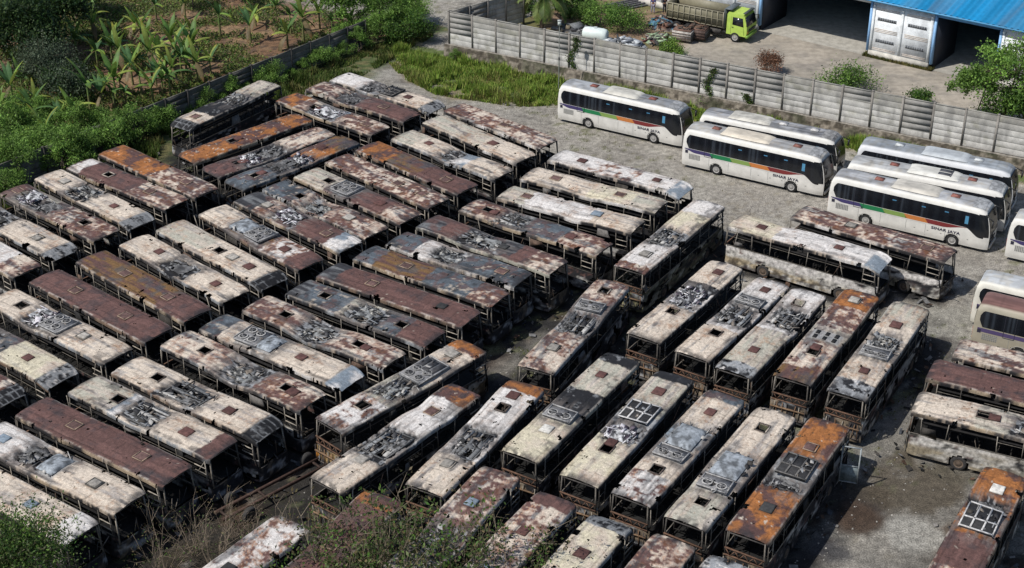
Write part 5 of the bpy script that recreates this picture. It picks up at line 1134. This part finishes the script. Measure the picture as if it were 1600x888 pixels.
def make_tree(seed, h, cr, n, leaf, hue, trunk=.1, base=.25, lobes=14, stems=1, flat=0., crz=None, aspect=2.2, bark=(.12, .095, .07), gap=.36):
    """tapered trunk with limbs that end in leafy clumps; returns (crown mesh, trunk mesh)"""
    rs = np.random.RandomState(seed); tb = MB(); crz = crz or cr * .8; cz = h - crz
    cen = []
    for k in range(lobes):
        v = rs.normal(0, 1, 3); v /= np.linalg.norm(v); v[2] = abs(v[2]) * 1.1 - .35; r_ = rs.uniform(.45, 1.0)
        cen.append((v[0] * cr * r_, v[1] * cr * r_, cz + v[2] * crz * r_))
    cen = np.array(cen); sp = np.full(lobes, cr * gap * .6) * rs.uniform(.6, 1.2, lobes)
    for s in range(stems):
        b0 = np.array((rs.normal(0, .12 * (stems > 1)) * cr, rs.normal(0, .12 * (stems > 1)) * cr, -.1)); top = np.array((rs.normal(0, .1) * cr, rs.normal(0, .1) * cr, max(cz, h * base)))
        mid = (b0 + top) / 2 + rs.normal(0, .05, 3) * h * (1, 1, 0)
        tb.tube(b0, mid, trunk, trunk * .8, bark); tb.tube(mid, top, trunk * .8, trunk * .6, bark)
        for i in range(s, lobes, stems):
            c = cen[i]; m_ = top * .5 + c * .5 + rs.normal(0, .06, 3) * cr; tb.tube(top, m_, trunk * .45, trunk * .3, bark, 5); tb.tube(m_, c, trunk * .3, trunk * .1, bark, 5)
            for q in range(2): tb.tube(m_, c + rs.normal(0, 1, 3) * sp[i], trunk * .2, trunk * .06, bark, 4)
    cb = MB(); P, hc = leaf_quads(cen, n, leaf, rs, hue, flat=flat, aspect=aspect, spread=sp)
    lobev = rs.uniform(.75, 1.25, lobes); cb.quads(P, hc)
    a_ = cb.mesh('crown'); a_.materials.append(M_LEAF); b_ = tb.mesh('trunk', True); b_.materials.append(M_WOOD)
    return a_, b_
def put_tree(name, meshes, label, cat, p, rz=0, sc=1., group=None, scz=None, tname='trunk'):
    root = thing(name, label, cat, tuple(p), rz, group); root.scale = (sc, sc, scz or sc)
    link('crown', meshes[0], root); link(tname, meshes[1], root); return root

# feathery bright green shrubs on both sides of the dark wall and on the left
FE = [make_tree(100 + i, (3.0, 3.6, 2.6, 3.9, 3.1)[i], (1.8, 1.6, 1.9, 1.5, 2.0)[i], 5200, .18, FRESH, .05, .2, 22, 3, crz=(1.6, 2.0, 1.2, 2.3, 1.5)[i], aspect=3.4, gap=.27) for i in range(5)]
fe = [(20, 268, 1.25), (62, 250, 1.2), (15, 225, 1.3), (50, 215, 1.25), (95, 235, 1.0), (0, 285, 1.1), (120, 222, .95), (150, 215, 1.0), (178, 222, .8), (200, 208, .95), (228, 206, .8), (255, 196, .7),
      (30, 190, 1.1), (0, 245, 1.3), (80, 262, 1.0), (40, 285, 1.1), (5, 310, 1.0), (105, 205, .9), (60, 200, 1.1), (318, 160, .75), (345, 150, .8), (372, 142, .7), (410, 118, .95), (428, 128, .8), (458, 118, .75), (492, 108, .85), (505, 96, .9), (530, 92, .7), (470, 98, .9),
      (600, 50, 1.5), (632, 52, 1.35), (618, 35, 1.5), (590, 62, 1.1), (648, 40, 1.1), (590, 25, 1.4), (560, 78, .85), (545, 62, .9)]
def near_word(px, py):
    if px < 130: return 'at the left edge of the picture'
    if px < 300: return 'at the left foot of the dark wall'
    if px < 400: return 'behind the black burnt bus'
    if px < 545: return 'along the middle of the dark wall'
    return 'at the far end of the dark wall'
def wall_base(px): return 225 - (px - 85) * .3955 + 37
rsf = np.random.RandomState(4)
fe = [q for q in fe if not (100 < q[0] < 545)] + [(px, wall_base(px) + dy - 4, s) for px, dy, s in ((104, 16, 1.2), (122, 10, .95), (140, 20, 1.15), (158, 9, .8), (176, 14, 1.05), (192, 8, .7), (206, 12, 1.0), (224, 9, .95), (243, 10, .75), (258, 8, .85), (298, 7, .6), (322, 7, .85), (342, 6, .7), (360, 7, .95), (382, 5, .6), (412, 8, .95), (432, 10, .85), (452, 6, .5), (474, 9, .7), (496, 7, .95), (516, 9, .75), (536, 6, .6))]
fe += [(118, 205, 1.1), (148, 196, .8), (90, 190, .8)]
fcnt = {}
for i, (px, py, s) in enumerate(sorted(fe)):
    z_ = near_word(px, py); k = fcnt.get(z_, 0); fcnt[z_] = k + 1
    p = at(px, py + 4); s = s * rsf.uniform(.9, 1.12) * (.82 if 290 < px < 545 else 1); put_tree('feathery_shrub', FE[i % 5], 'bright feathery shrub ' + z_ + ', ' + ['first', 'second', 'third', 'fourth', 'fifth', 'sixth', 'seventh', 'eighth', 'ninth', 'tenth', 'eleventh', 'twelfth', 'thirteenth', 'fourteenth', 'fifteenth', 'sixteenth', 'seventeenth', 'eighteenth'][k] + ' from the left', 'shrub', p, i * 1.3, s * 1.0, 'feathery green shrubs', tname='stems')

# banana plants
def banana(seed, dry=False):
    rs = np.random.RandomState(seed); mb = MB(); tb = MB(); h = rs.uniform(1.1, 1.9)
    tb.tube((0, 0, -.05), (0, 0, h * .6), .10, .08, (.15, .15, .06), 8); tb.tube((0, 0, h * .6), (0, 0, h), .08, .05, (.12, .18, .05), 8)
    n = rs.randint(6, 10)
    for k in range(n):
        a = k * 2.4 + rs.normal(0, .25); L = rs.uniform(1.5, 2.5); el = rs.uniform(.5, 1.4) if k > 2 else rs.uniform(1.2, 1.5); w_ = rs.uniform(.13, .22)
        dead = (k < 2 and rs.rand() < .3) or (dry and rs.rand() < .15); m_ = 9; pts = []; p = np.array((0, 0, h)); e = el if not dead else -.3
        for q in range(m_):
            pts.append(p.copy()); e -= (1.5 if el < 1.15 else .8) / m_ * rs.uniform(.8, 1.3); p = p + L / m_ * np.array((math.cos(a) * math.cos(e), math.sin(a) * math.cos(e), math.sin(e)))
        pts = np.array(pts); t_ = np.linspace(0, 1, m_); ww = w_ * np.sin(np.clip(t_ * 1.02 + .04, 0, 1) * math.pi) ** .55 * (t_ > .1) + .02
        side = np.array((-math.sin(a), math.cos(a), 0)); dip = np.array((0, 0, -1)) * .35
        P = np.stack([pts + side * ww[:, None] + dip * ww[:, None], pts, pts - side * ww[:, None] + dip * ww[:, None]], 1)
        col = np.array([(.10, .19, .04), (.15, .25, .045), (.25, .31, .06), (.075, .15, .04), (.08, .17, .06)][rs.randint(5)]) * rs.uniform(.8, 1.15)
        if dead: col = np.array((.15, .115, .055)); P = P * (1, 1, 1)
        c = np.ones(P.shape) * col; c[:, 1] = col * 1.25 + .015; c[-2:] *= (1.2, .95, .7) ; mb.grid(P, c)
    a_ = mb.mesh('leaves'); a_.materials.append(M_LEAF); b_ = tb.mesh('pseudostem', True); b_.materials.append(M_WOOD); return a_, b_
BN = [banana(40 + i, i % 3 == 2) for i in range(9)]
bp = [(145, 48), (170, 40), (213, 52), (60, 178), (22, 160), (35, 135), (5, 205), (208, 128), (190, 110), (222, 148), (162, 168), (142, 170), (272, 132), (285, 118), (262, 112), (222, 62), (200, 78), (303, 96), (345, 55), (338, 28), (322, 90), (96, 200), (25, 112),
      (58, 205), (118, 196), (180, 168), (85, 150), (400, 36), (432, 20), (455, 48), (475, 62), (392, 62), (420, 75), (365, 90), (350, 108), (318, 118), (300, 128), (240, 158), (250, 95), (228, 92), (270, 78), (180, 70), (470, 20), (500, 40), (520, 55), (440, 88),
      (500, 70), (380, 18), (300, 60), (270, 45), (245, 30), (120, 78), (150, 95), (10, 90), (0, 180), (75, 228), (535, 35), (548, 50), (205, 30), (165, 140), (130, 122), (60, 120), (405, 10), (360, 70), (335, 72), (245, 130), (190, 145), (420, 50), (450, 70), (150, 62), (290, 22), (310, 8)]
def zone_word(px, py):
    if py < 55 and px < 190: return 'beside the dark trees at the top left'
    if py < 45: return 'in the clearing along the top edge'
    if px < 62: return 'at the left edge of the plantation'
    if px < 150: return 'around the grey green small tree'
    if py < 88 and px < 345: return 'on the bare brown earth'
    if py < 88: return 'at the right end of the plantation'
    if px < 232: return 'in the dense middle clump'
    return 'between dense clump and dark wall'
ORD = ['first', 'second', 'third', 'fourth', 'fifth', 'sixth', 'seventh', 'eighth', 'ninth', 'tenth', 'eleventh', 'twelfth', 'thirteenth', 'fourteenth', 'fifteenth', 'sixteenth', 'seventeenth', 'eighteenth', 'nineteenth', 'twentieth']
bp += [(238, 118), (255, 140), (275, 98), (292, 110), (215, 105), (232, 75), (182, 150), (198, 165), (310, 128), (268, 152), (176, 92), (155, 110), (330, 112), (290, 84), (52, 190), (15, 185)]
drop = [(170, 40), (200, 78), (322, 90), (338, 28), (365, 90), (350, 108), (318, 118), (420, 75), (440, 88), (500, 70), (380, 18), (360, 70), (335, 72), (405, 10), (310, 8), (270, 45), (205, 30), (228, 92), (420, 50)]
bp = sorted([q for q in bp if q not in drop]); cnt = {}
for i, (px, py) in enumerate(bp):
    z_ = zone_word(px, py); k = cnt.get(z_, 0); cnt[z_] = k + 1
    p = at(px, py + 5); put = thing('banana_plant', 'banana plant ' + z_ + ', ' + ORD[k] + ' from left', 'banana plant', tuple(p), i * 2.1, 'banana plants of the plantation')
    s = .85 + .55 * ((i * 37) % 10) / 10; put.scale = (s, s, s * 1.08); m_ = BN[(i * 5) % 9]; link('leaves', m_[0], put); link('pseudostem', m_[1], put)

# ground cover between the bananas
def ground_cover():
    rs = np.random.RandomState(3); n = 26000; px = rs.uniform(-10, 590, n); py = rs.uniform(-8, 240, n)
    u = (px - 800) / F_PX; P0 = np.array([at(a, b) for a, b in zip(px, py)])
    v = (P0[:, 0] - WA[0]) * WN[0] + (P0[:, 1] - WA[1]) * WN[1]; t_ = (P0[:, 0] - WA[0]) * WD[0] + (P0[:, 1] - WA[1]) * WD[1]
    k = (v > .3) & (fbm(P0[:, 0] * .28, P0[:, 1] * .28, 14) > .47) & (t_ < 42); P0 = P0[k]
    c = np.repeat(P0, 4, 0); n = len(c); c = c + rs.normal(0, 1, (n, 3)) * (.3, .3, .12); c[:, 2] = np.abs(c[:, 2]) + .03
    Q, h = leaf_quads(c, 1, .2, rs, GREENS); d = rs.normal(0, 1, (n, 3)); d[:, 2] = np.abs(d[:, 2]) * .8; d /= np.linalg.norm(d, axis=1)[:, None]; b = np.cross(d, rs.normal(0, 1, (n, 3))); b /= np.linalg.norm(b, axis=1)[:, None]
    l = rs.uniform(.12, .42, n)[:, None]; Q = np.stack([c, c + d * l * .5 + b * l * .2, c + d * l, c + d * l * .5 - b * l * .2], 1)
    pal = np.array(GREENS[:2] + [(.15, .22, .05), (.15, .19, .04), (.22, .17, .08), (.13, .10, .055), (.12, .19, .04), (.20, .22, .06)]); mb = MB(); mb.quads(Q, pal[rs.randint(0, len(pal), n)] * rs.uniform(.8, 1.2, n)[:, None])
    o = mb.build('undergrowth', M_LEAF); struct(o, 'stuff', 'low mixed green and dry undergrowth between the banana plants', 'undergrowth')
ground_cover()

# grass: by the wall, on the verge of the dark wall, and at the warehouse
def grass(name, label, n, region, hgt, pal, seed, z0=0.):
    rs = np.random.RandomState(seed); P0 = region(rs, n); n = len(P0); a = rs.uniform(0, 6.28, n); l = hgt(P0) * rs.uniform(.5, 1.15, n); lean = rs.uniform(.1, .6, n)
    d = np.stack([np.cos(a) * lean, np.sin(a) * lean, np.ones(n)], 1) * l[:, None]; b = np.stack([-np.sin(a), np.cos(a), 0 * a], 1) * (.035 + .03 * rs.rand(n))[:, None]
    P0 = np.hstack([P0, np.full((n, 1), z0)]); Q = np.stack([P0 - b, P0 + b, P0 + d * .6 + b * .7, P0 + d + [0, 0, 0]], 1)
    dry = sst(.5, .66, fbm(P0[:, 0] * .5, P0[:, 1] * .5, seed)); pal = np.array(pal); c = pal[rs.randint(0, len(pal), n)] * rs.uniform(.8, 1.2, n)[:, None]; c = mixc(c, np.array((.24, .20, .08)), np.clip(dry * 1.0 + .25, 0, 1) * rs.rand(n))
    mb = MB(); mb.quads(Q, c); struct(mb.build(name, M_LEAF), 'stuff', label, 'grass')
def strip_region(rs, n):
    s = rs.uniform(-5.5, 50, n); wd = np.interp(s, [-6, -1, 4, 12, 18, 30, 60], [2.4, 6.5, 8.5, 7.5, 3.0, 2.6, 2.0]); dens = np.interp(s, [-6, -3, 0, 14, 20, 50], [.5, 1, 1, 1, .8, .7]); k = rs.rand(n) < dens
    o = rs.uniform(0, 1, n) ** .9 * wd + .55; X = FA[0] + FD[0] * s - FN[0] * o; Y = FA[1] + FD[1] * s - FN[1] * o
    k &= (fbm(X * .7, Y * .7, 2) * .8 + .2 * fbm(X * 3, Y * 3, 5) + .30 * (.75 - o / wd)) > .37 + .12 * rs.rand(n)
    return np.stack([X, Y], 1)[k]
grass('tall_grass', 'tall yellow green grass growing in front of the pale concrete wall', 95000, strip_region, lambda P: .28 + .70 * sst(.4, .62, fbm(P[:, 0] * .6, P[:, 1] * .6, 5)), [(.19, .33, .045), (.26, .37, .06), (.13, .25, .035), (.32, .36, .09)], 8)
def verge_region(rs, n):
    t_ = rs.uniform(-28, 44, n); wd = np.interp(t_, [-30, 0, 8, 14, 20, 30, 40, 50], [8, 6, 4.5, 3.2, 4, 5.5, 4.2, 2.5]); o = rs.uniform(.2, 1, n) * wd
    X = WA[0] + WD[0] * t_ - WN[0] * o; Y = WA[1] + WD[1] * t_ - WN[1] * o; k = fbm(X * .4, Y * .4, 12) > .42; return np.stack([X, Y], 1)[k]
grass('verge_grass', 'rough dark green weeds on the verge below the dark wall', 45000, verge_region, lambda P: .25 + .7 * sst(.4, .62, fbm(P[:, 0] * .5, P[:, 1] * .5, 15)), [(.05, .11, .018), (.08, .15, .025), (.12, .15, .04), (.035, .08, .015)], 18)
def wh_region(rs, n):
    s = rs.uniform(11.3, 18.2, n); o = rs.uniform(.1, 1.0, n); E_ = np.array((.8, -.6)); N_ = np.array((.6, .8)); return np.stack([25 + E_[0] * s - N_[0] * o, 142.75 + E_[1] * s - N_[1] * o], 1)
grass('weed_strip', 'narrow strip of weeds along the foot of the warehouse wall', 5000, wh_region, lambda P: .35 + 0 * P[:, 0], [(.07, .13, .03), (.12, .14, .04), (.16, .13, .05)], 28, YZ)

# single trees and shrubs
def T(name, label, px, py, z, args, rz=0., sc=1., cat='tree', tname='trunk'):
    return put_tree(name, make_tree(*args[0], **args[1]), label, cat, at(px, py, z), rz, sc, tname=tname)
T('broadleaf_tree', 'dark dense tree in the top left corner behind the bananas', 30, 108, 0, ((201, 8.0, 4.6, 15000, .36, DARKG), dict(trunk=.25, lobes=26, crz=3.6)))
T('broadleaf_tree', 'dark tree right of the top left corner tree, shading the bare earth', 92, 78, 0, ((202, 7.0, 3.6, 11000, .34, DARKG), dict(trunk=.22, lobes=20, crz=3.0)))
T('broadleaf_tree', 'black green tree at the top edge between the two dark trees and the clearing', 120, 30, 0, ((203, 6, 3.2, 7000, .32, DARKG), dict(trunk=.2, lobes=16, crz=2.6)))
T('small_tree', 'grey green fine leaved small tree in the left of the plantation', 70, 138, 0, ((204, 4.6, 2.9, 12000, .18, GREY), dict(trunk=.1, lobes=24, stems=2, crz=2.1)))
T('small_tree', 'darker small tree right of the grey green one in the plantation', 108, 158, 0, ((205, 4.3, 2.4, 10000, .2, GREY + DARKG[:2]), dict(trunk=.1, lobes=18, stems=2, crz=1.9)))
T('small_tree', 'brown leafless looking tree at the top edge above the plantation', 300, 14, 0, ((206, 4.0, 1.8, 2200, .2, BROWN + OLIVE), dict(trunk=.09, lobes=14)))
T('small_tree', 'small dark tree at the top edge left of the bright green tree', 378, 4, 0, ((207, 4.5, 2.3, 3800, .25, DARKG), dict(trunk=.12, lobes=14)))
T('small_tree', 'bright green tree behind the dark wall at the top, left of the feathery shrubs', 535, 48, 0, ((208, 5.8, 2.8, 6000, .28, FRESH), dict(trunk=.12, lobes=18)))
T('dense_shrub', 'big rounded dark green shrub beside the gravel track at the end of the dark wall', 636, 66, 0, ((209, 3.4, 2.4, 7000, .2, GREENS), dict(trunk=.08, lobes=20, stems=3)), cat='shrub', tname='stems')
T('yard_shrub', 'wide bright green shrub left of the pipes behind the concrete wall', 930, 38, YZ, ((210, 2.6, 2.6, 6500, .18, FRESH), dict(trunk=.06, lobes=20, stems=3, crz=1.4)), cat='shrub', tname='stems')
T('yard_shrub', 'bright green shrub right of the wide one, near the silver scrap', 970, 48, YZ, ((211, 2.5, 2.1, 4800, .18, FRESH + GREENS), dict(trunk=.06, lobes=16, stems=3, crz=1.3)), cat='shrub', tname='stems')
T('yard_shrub', 'yellow green low shrub peeping over the concrete wall below the truck', 1045, 92, YZ, ((212, 2.0, 1.5, 3500, .17, [(.11, .19, .02), (.15, .23, .03)] + FRESH), dict(trunk=.05, lobes=14, stems=3, crz=1.2)), cat='shrub', tname='stems')
T('dead_shrub', 'reddish brown dead shrub behind the concrete wall in front of the first open bay', 1203, 116, YZ, ((213, 2.5, 1.5, 3200, .16, BROWN), dict(trunk=.05, lobes=22, stems=4, crz=1.4, bark=(.2, .12, .09))), cat='shrub', tname='stems')
T('yard_shrub', 'round glossy green shrub behind the concrete wall below the white warehouse panel', 1325, 142, YZ, ((214, 2.5, 2.5, 5200, .2, GREENS + FRESH), dict(trunk=.06, lobes=20, stems=3, crz=1.5)), cat='shrub', tname='stems')
T('yard_shrub', 'small dark green shrub showing over the wall right of the round glossy one', 1443, 168, YZ, ((215, 1.7, 1.5, 2400, .2, GREENS), dict(trunk=.05, lobes=12, stems=3, crz=1.)), cat='shrub', tname='stems')
T('leafy_tree', 'open crowned light green tree overhanging the wall at the right', 1562, 208, YZ, ((216, 9.4, 3.9, 8500, .26, FRESH), dict(trunk=.13, lobes=46, gap=.19, crz=4.3)))
T('leafy_tree', 'darker green tree behind the wall in the upper right corner', 1590, 214, YZ, ((217, 4.6, 2.9, 8000, .26, GREENS + FRESH[:1]), dict(trunk=.12, lobes=20, gap=.4, crz=2.0)))
T('leafy_tree', 'low light green sapling in front of the right open bay', 1520, 196, YZ, ((218, 5.6, 2.6, 4200, .24, FRESH), dict(trunk=.07, lobes=24, gap=.22)))
for i, (px, py, s, lab) in enumerate(((985, 128, .55, 'weedy green shrub at the wall foot behind the leftmost coach'), (1000, 136, .6, 'low green bush beside the roof of the leftmost coach'), (1112, 165, .75, 'green bush between the first coach and the dirty roofed one'), (1130, 170, .6, 'small green bush against the rubble base above the dirty roofed coach'), (1208, 175, .45, 'tiny green bush by the wall foot above the second coach'),
                                      (1390, 214, .85, 'feathery upright shrub at the wall above the right coaches'), (1420, 226, .6, 'dark weedy bush right of the feathery upright one by the wall'), (1500, 238, .55, 'green weed bush at the wall foot above the pale grey coach'), (860, 108, .6, 'creeper bush at the rubble base left of the lamp post'), (905, 120, .7, 'bush of weeds right of the lamp post by the wall'), (765, 96, .5, 'dark creeper clump on the rubble base near the left wall end'), (830, 105, .5, 'green creeper clump on the rubble base in the middle of the grass'), (1548, 246, .5, 'small green plant by the wall at the far right'), (712, 96, .4, 'creeper at the left corner of the long wall'))):
    put_tree('wall_shrub', FE[i % 3], lab, 'shrub', at(px, py), i * 2., s, tname='stems')
# creepers climbing the wall
for (s, h0, h1, lab) in ((13.6, 1.0, 4.5, 'creeper climbing the full height of the wall near the scrap'), (27.3, .8, 4.0, 'creeper climbing the wall between two panels above the second coach'), (31.0, .6, 2.2, 'short creeper on the wall beneath the dead shrub')):
    rs = np.random.RandomState(int(s)); n = 1100; z = rs.uniform(h0, h1, n); u = s + rs.normal(0, .20, n) + .3 * np.sin(z * 2); p = np.stack([FA[0] + FD[0] * u - FN[0] * .12, FA[1] + FD[1] * u - FN[1] * .12, z], 1); p += rs.normal(0, .05, (n, 3))
    P, h = leaf_quads(p, n, .15, rs, GREENS + OLIVE, spread=np.full(n, .02)); mb = MB(); mb.quads(P, h); tag(mb.build('creeper', M_LEAF), lab, 'creeper')

# coconut palm behind the wall
def palm():
    rs = np.random.RandomState(77); p = at(846, 44, YZ); root = thing('coconut_palm', 'coconut palm with drooping fronds behind the left end of the concrete wall', 'palm', tuple(p))
    tb = MB(); tb.tube((0, 0, 0), (.2, .1, 3.2), .22, .17, (.16, .13, .10), 10); tb.build('trunk', M_WOOD, root, True)
    for k in range(17):
        a = k * 2.39 + rs.normal(0, .15); L = rs.uniform(3.2, 4.2); e = rs.uniform(.1, 1.2); q = np.array((.2, .1, 3.2)); mb = MB(); m_ = 26; prev = q; hue = np.array([(.14, .19, .05), (.20, .23, .07), (.08, .13, .03)][k % 3])
        for i in range(m_):
            e -= 1.9 / m_; d = np.array((math.cos(a) * math.cos(e), math.sin(a) * math.cos(e), math.sin(e))); nx = prev + d * L / m_
            mb.bar(prev, nx, .05 * (1 - i / m_) + .015, (.20, .21, .06)); side = np.array((-math.sin(a), math.cos(a), 0)); ll = .75 * math.sin(min(1, (i + 3) / m_) * math.pi * .95) ** .6
            for s in (-1, 1):
                tip = nx + side * s * ll * .8 + d * ll * .45 + np.array((0, 0, -.35 * ll)); wv = d * .08
                mb.quads(np.array([[nx - wv, nx + wv, tip + wv * .5, tip - wv * .4]]), [hue * rs.uniform(.8, 1.25)])
            prev = nx
        mb.build('frond', M_LEAF, root)
palm()
T('yard_shrub', 'dark undergrowth shrub at the foot of the coconut palm', 820, 18, YZ, ((220, 2.0, 2.0, 4500, .25, DARKG + GREENS), dict(trunk=.08, lobes=14, stems=3)), cat='shrub', tname='stems')
T('yard_shrub', 'dark green bushes right of the coconut palm', 895, 22, YZ, ((221, 2.4, 2.0, 5200, .25, DARKG + GREENS), dict(trunk=.08, lobes=16, stems=3)), cat='shrub', tname='stems')

# the corner tree at the lower left
p = at(12, 872, 5.6); put_tree('corner_tree', make_tree(230, 8.2, 3.7, 22000, .15, GREENS + OLIVE[:2], trunk=.16, lobes=34, gap=.34, crz=2.6), 'leafy green tree filling the lower left corner', 'tree', (p[0] - .8, p[1] - .6, 0))
# foreground scrub: bare twigs over low leafy growth
def twig_bush(seed, h, n=26, leaves=900, hue=OLIVE, bark=(.27, .215, .16)):
    rs = np.random.RandomState(seed); tb = MB(); tips = []
    for k in range(n):
        a = rs.uniform(0, 6.28); e = rs.uniform(.7, 1.5); p = np.array((rs.normal(0, .25), rs.normal(0, .25), 0.)); L = h * rs.uniform(.5, 1.1); m_ = 5; r_ = rs.uniform(.012, .024)
        for i in range(m_):
            d = np.array((math.cos(a) * math.cos(e), math.sin(a) * math.cos(e), math.sin(e))); q = p + d * L / m_; tb.tube(p, q, r_ * (1 - i / 7), r_ * (1 - (i + 1) / 7), bark, 4); a += rs.normal(0, .3); e += rs.normal(0, .15) - .03; p = q
            if i > 0:
                for s in range(2):
                    a2 = a + rs.uniform(-1.3, 1.3); e2 = e - rs.uniform(0, .7); d2 = np.array((math.cos(a2) * math.cos(e2), math.sin(a2) * math.cos(e2), math.sin(e2))); q2 = p + d2 * L * rs.uniform(.12, .3); tb.tube(p, q2, r_ * .5, r_ * .2, bark, 3); tips.append(q2)
    tips = np.array(tips); P, hc = leaf_quads(tips, leaves, .12, rs, hue, spread=np.full(len(tips), .16)); mb = MB(); mb.quads(P, hc)
    a_ = mb.mesh('leaves'); a_.materials.append(M_LEAF); b_ = tb.mesh('twigs'); b_.materials.append(M_WOOD); return a_, b_
OB = OLIVE + [(.13, .10, .05), GREENS[1]]
TW = [twig_bush(300, 3.6, 18, 350, OB), twig_bush(301, 3.2, 20, 1300, OB, (.20, .165, .12)), twig_bush(302, 3.8, 18, 200, OB), twig_bush(303, 2.8, 22, 2300, GREENS[:3] + OB, (.17, .14, .10))]
tw = [(395, 856, 0, 0, 1.0, 'bare twiggy shrub left of the white flaked roof at the bottom'), (330, 868, 0, 2, 1.0, 'leafless straggly shrub at the bottom left of the white flaked roof'), (250, 880, 0, 0, .9, 'leafless straggly shrub near the corner tree'),
      (300, 838, 0, 2, .7, 'low bare twigs over the rusty earth at the lower left'), (360, 815, 0, 2, .6, 'thin bare twigs beside the rusty chassis rails'), (440, 880, 0, 2, .9, 'bare twigs crossing the white flaked roof'),
      (520, 872, 1.2, 1, 1.0, 'mixed green and bare shrub between the white flaked and the brown roof'), (545, 900, 1.0, 3, 1.1, 'leafy olive shrub at the bottom below the brown roof'), (490, 905, 1.0, 3, 1.1, 'green leafy shrub at the bottom beside the white flaked roof'),
      (600, 905, 1.5, 1, 1.2, 'tangled shrub covering the near end of the brown roof'), (650, 890, .5, 0, 1.2, 'tall bare twigs in the gap right of the brown roof'), (700, 905, 1.8, 3, 1.2, 'olive green shrub covering the crumpled rear of the dark red roof'), (745, 905, 1.5, 1, 1.2, 'green and brown shrub right of the dark red roof'),
      (790, 905, 1.0, 3, 1.0, 'leafy shrub at the rear of the cream bus with dark patches'), (720, 870, .3, 0, 1.0, 'bare twigs between the dark red roof and the cream one with dark patches'), (830, 915, 1.2, 3, .9, 'yellow green tipped low shrub at the bottom centre'), (640, 930, 1.8, 3, 1.3, 'dense olive scrub at the bottom edge below the brown roof'), (570, 930, 1.4, 1, 1.3, 'dense twiggy scrub at the bottom edge left of the brown roof'), (860, 925, .8, 0, .9, 'bare twigs at the bottom edge left of the plain cream bus')]
for i, (px, py, z, k, s, lab) in enumerate(tw):
    p = at(px, py, z + 1.2); put_tree('scrub_bush', TW[k], lab, 'shrub', (p[0], p[1], 0), i * 1.7, s * (1.10 + z * .31), 'scrub in the foreground', tname='twigs')

# ash, torn sheet and small scrap lying in the aisles between the burnt buses; stones and litter on the gravel
def debris():
    rs = np.random.RandomState(11); n = 15000; X = rs.uniform(-45, 42, n); Y = rs.uniform(50, 126, n); d = np.full(n, 99.)
    for k in burnt_keys: d = np.minimum(d, rect_dist(X, Y, k))
    k = (d > .05) & (d < 2.6) & (rs.rand(n) < np.clip(1.1 - d / 1.6, .03, 1)); X = X[k]; Y = Y[k]; n = len(X)
    pal = [(.02, .02, .02), (.05, .045, .04), (.16, .16, .16), (.10, .06, .04), (.20, .19, .18), (.05, .055, .065), (.03, .03, .03)]; mb = MB()
    a = rs.uniform(0, 6.28, n); l = rs.uniform(.05, .26, n) * (1 + 1.2 * (rs.rand(n) < .02)); w_ = rs.uniform(.03, .16, n); z = rs.uniform(.03, .25, n)
    dx = np.stack([np.cos(a) * l, np.sin(a) * l, rs.normal(0, .06, n)], 1); dy = np.stack([-np.sin(a) * w_, np.cos(a) * w_, rs.normal(0, .05, n)], 1); c = np.stack([X, Y, z], 1)
    mb.quads(np.stack([c - dx - dy, c + dx - dy, c + dx + dy, c - dx + dy], 1), np.array(pal)[rs.randint(0, len(pal), n)])
    struct(mb.build('burnt_debris', M_CHAR), 'stuff', 'ash, torn sheet metal and scrap lying in the black aisles between the buses', 'debris')
    n = 9000; X = rs.uniform(-12, 50, n); Y = rs.uniform(60, 136, n); d = np.full(n, 99.)
    for k in POS: d = np.minimum(d, rect_dist(X, Y, k))
    o = -((X - FA[0]) * FN[0] + (Y - FA[1]) * FN[1]); k = (d > .4) & (o > 1) & (fbm(X * .3, Y * .3, 61) > .42); X = X[k]; Y = Y[k]; n = len(X)
    r = rs.uniform(.03, .085, n); c = np.stack([X, Y, np.full(n, .01)], 1); th = rs.uniform(0, 6.28, n)
    e = [np.stack([np.cos(th + q) * r, np.sin(th + q) * r, 0 * r], 1) for q in (0, 2.1, 4.2)]; t_ = np.stack([0 * r, 0 * r, r * .8], 1); V = np.stack([c + e[0], c + e[1], c + e[2], c + t_], 1).reshape(-1, 3); i = np.arange(n) * 4
    F = np.concatenate([np.stack([i, i + 1, i + 3], 1), np.stack([i + 1, i + 2, i + 3], 1), np.stack([i + 2, i, i + 3], 1)]); cc = np.repeat(np.array([(.33, .31, .28), (.25, .24, .22), (.14, .13, .12), (.38, .36, .33)])[rs.randint(0, 4, n)], 4, 0)
    mb = MB(); mb.add(V, F, cc); struct(mb.build('loose_stones', M_STONE), 'stuff', 'loose stones scattered over the gravel', 'stones')
debris()
def gravel_weeds(rs, n):
    X = rs.uniform(-10, 48, n); Y = rs.uniform(70, 136, n); d = np.full(n, 99.)
    for k in POS: d = np.minimum(d, rect_dist(X, Y, k))
    k = (d > .3) & (fbm(X * 1.7, Y * 1.7, 3) * .5 + fbm(X * .12, Y * .12, 1) * .5 > .60); return np.stack([X, Y], 1)[k]
grass('gravel_weeds', 'sparse low weeds on the gravel lane', 30000, gravel_weeds, lambda P: .10 + 0 * P[:, 0], [(.11, .15, .04), (.17, .16, .07), (.08, .11, .03)], 38)
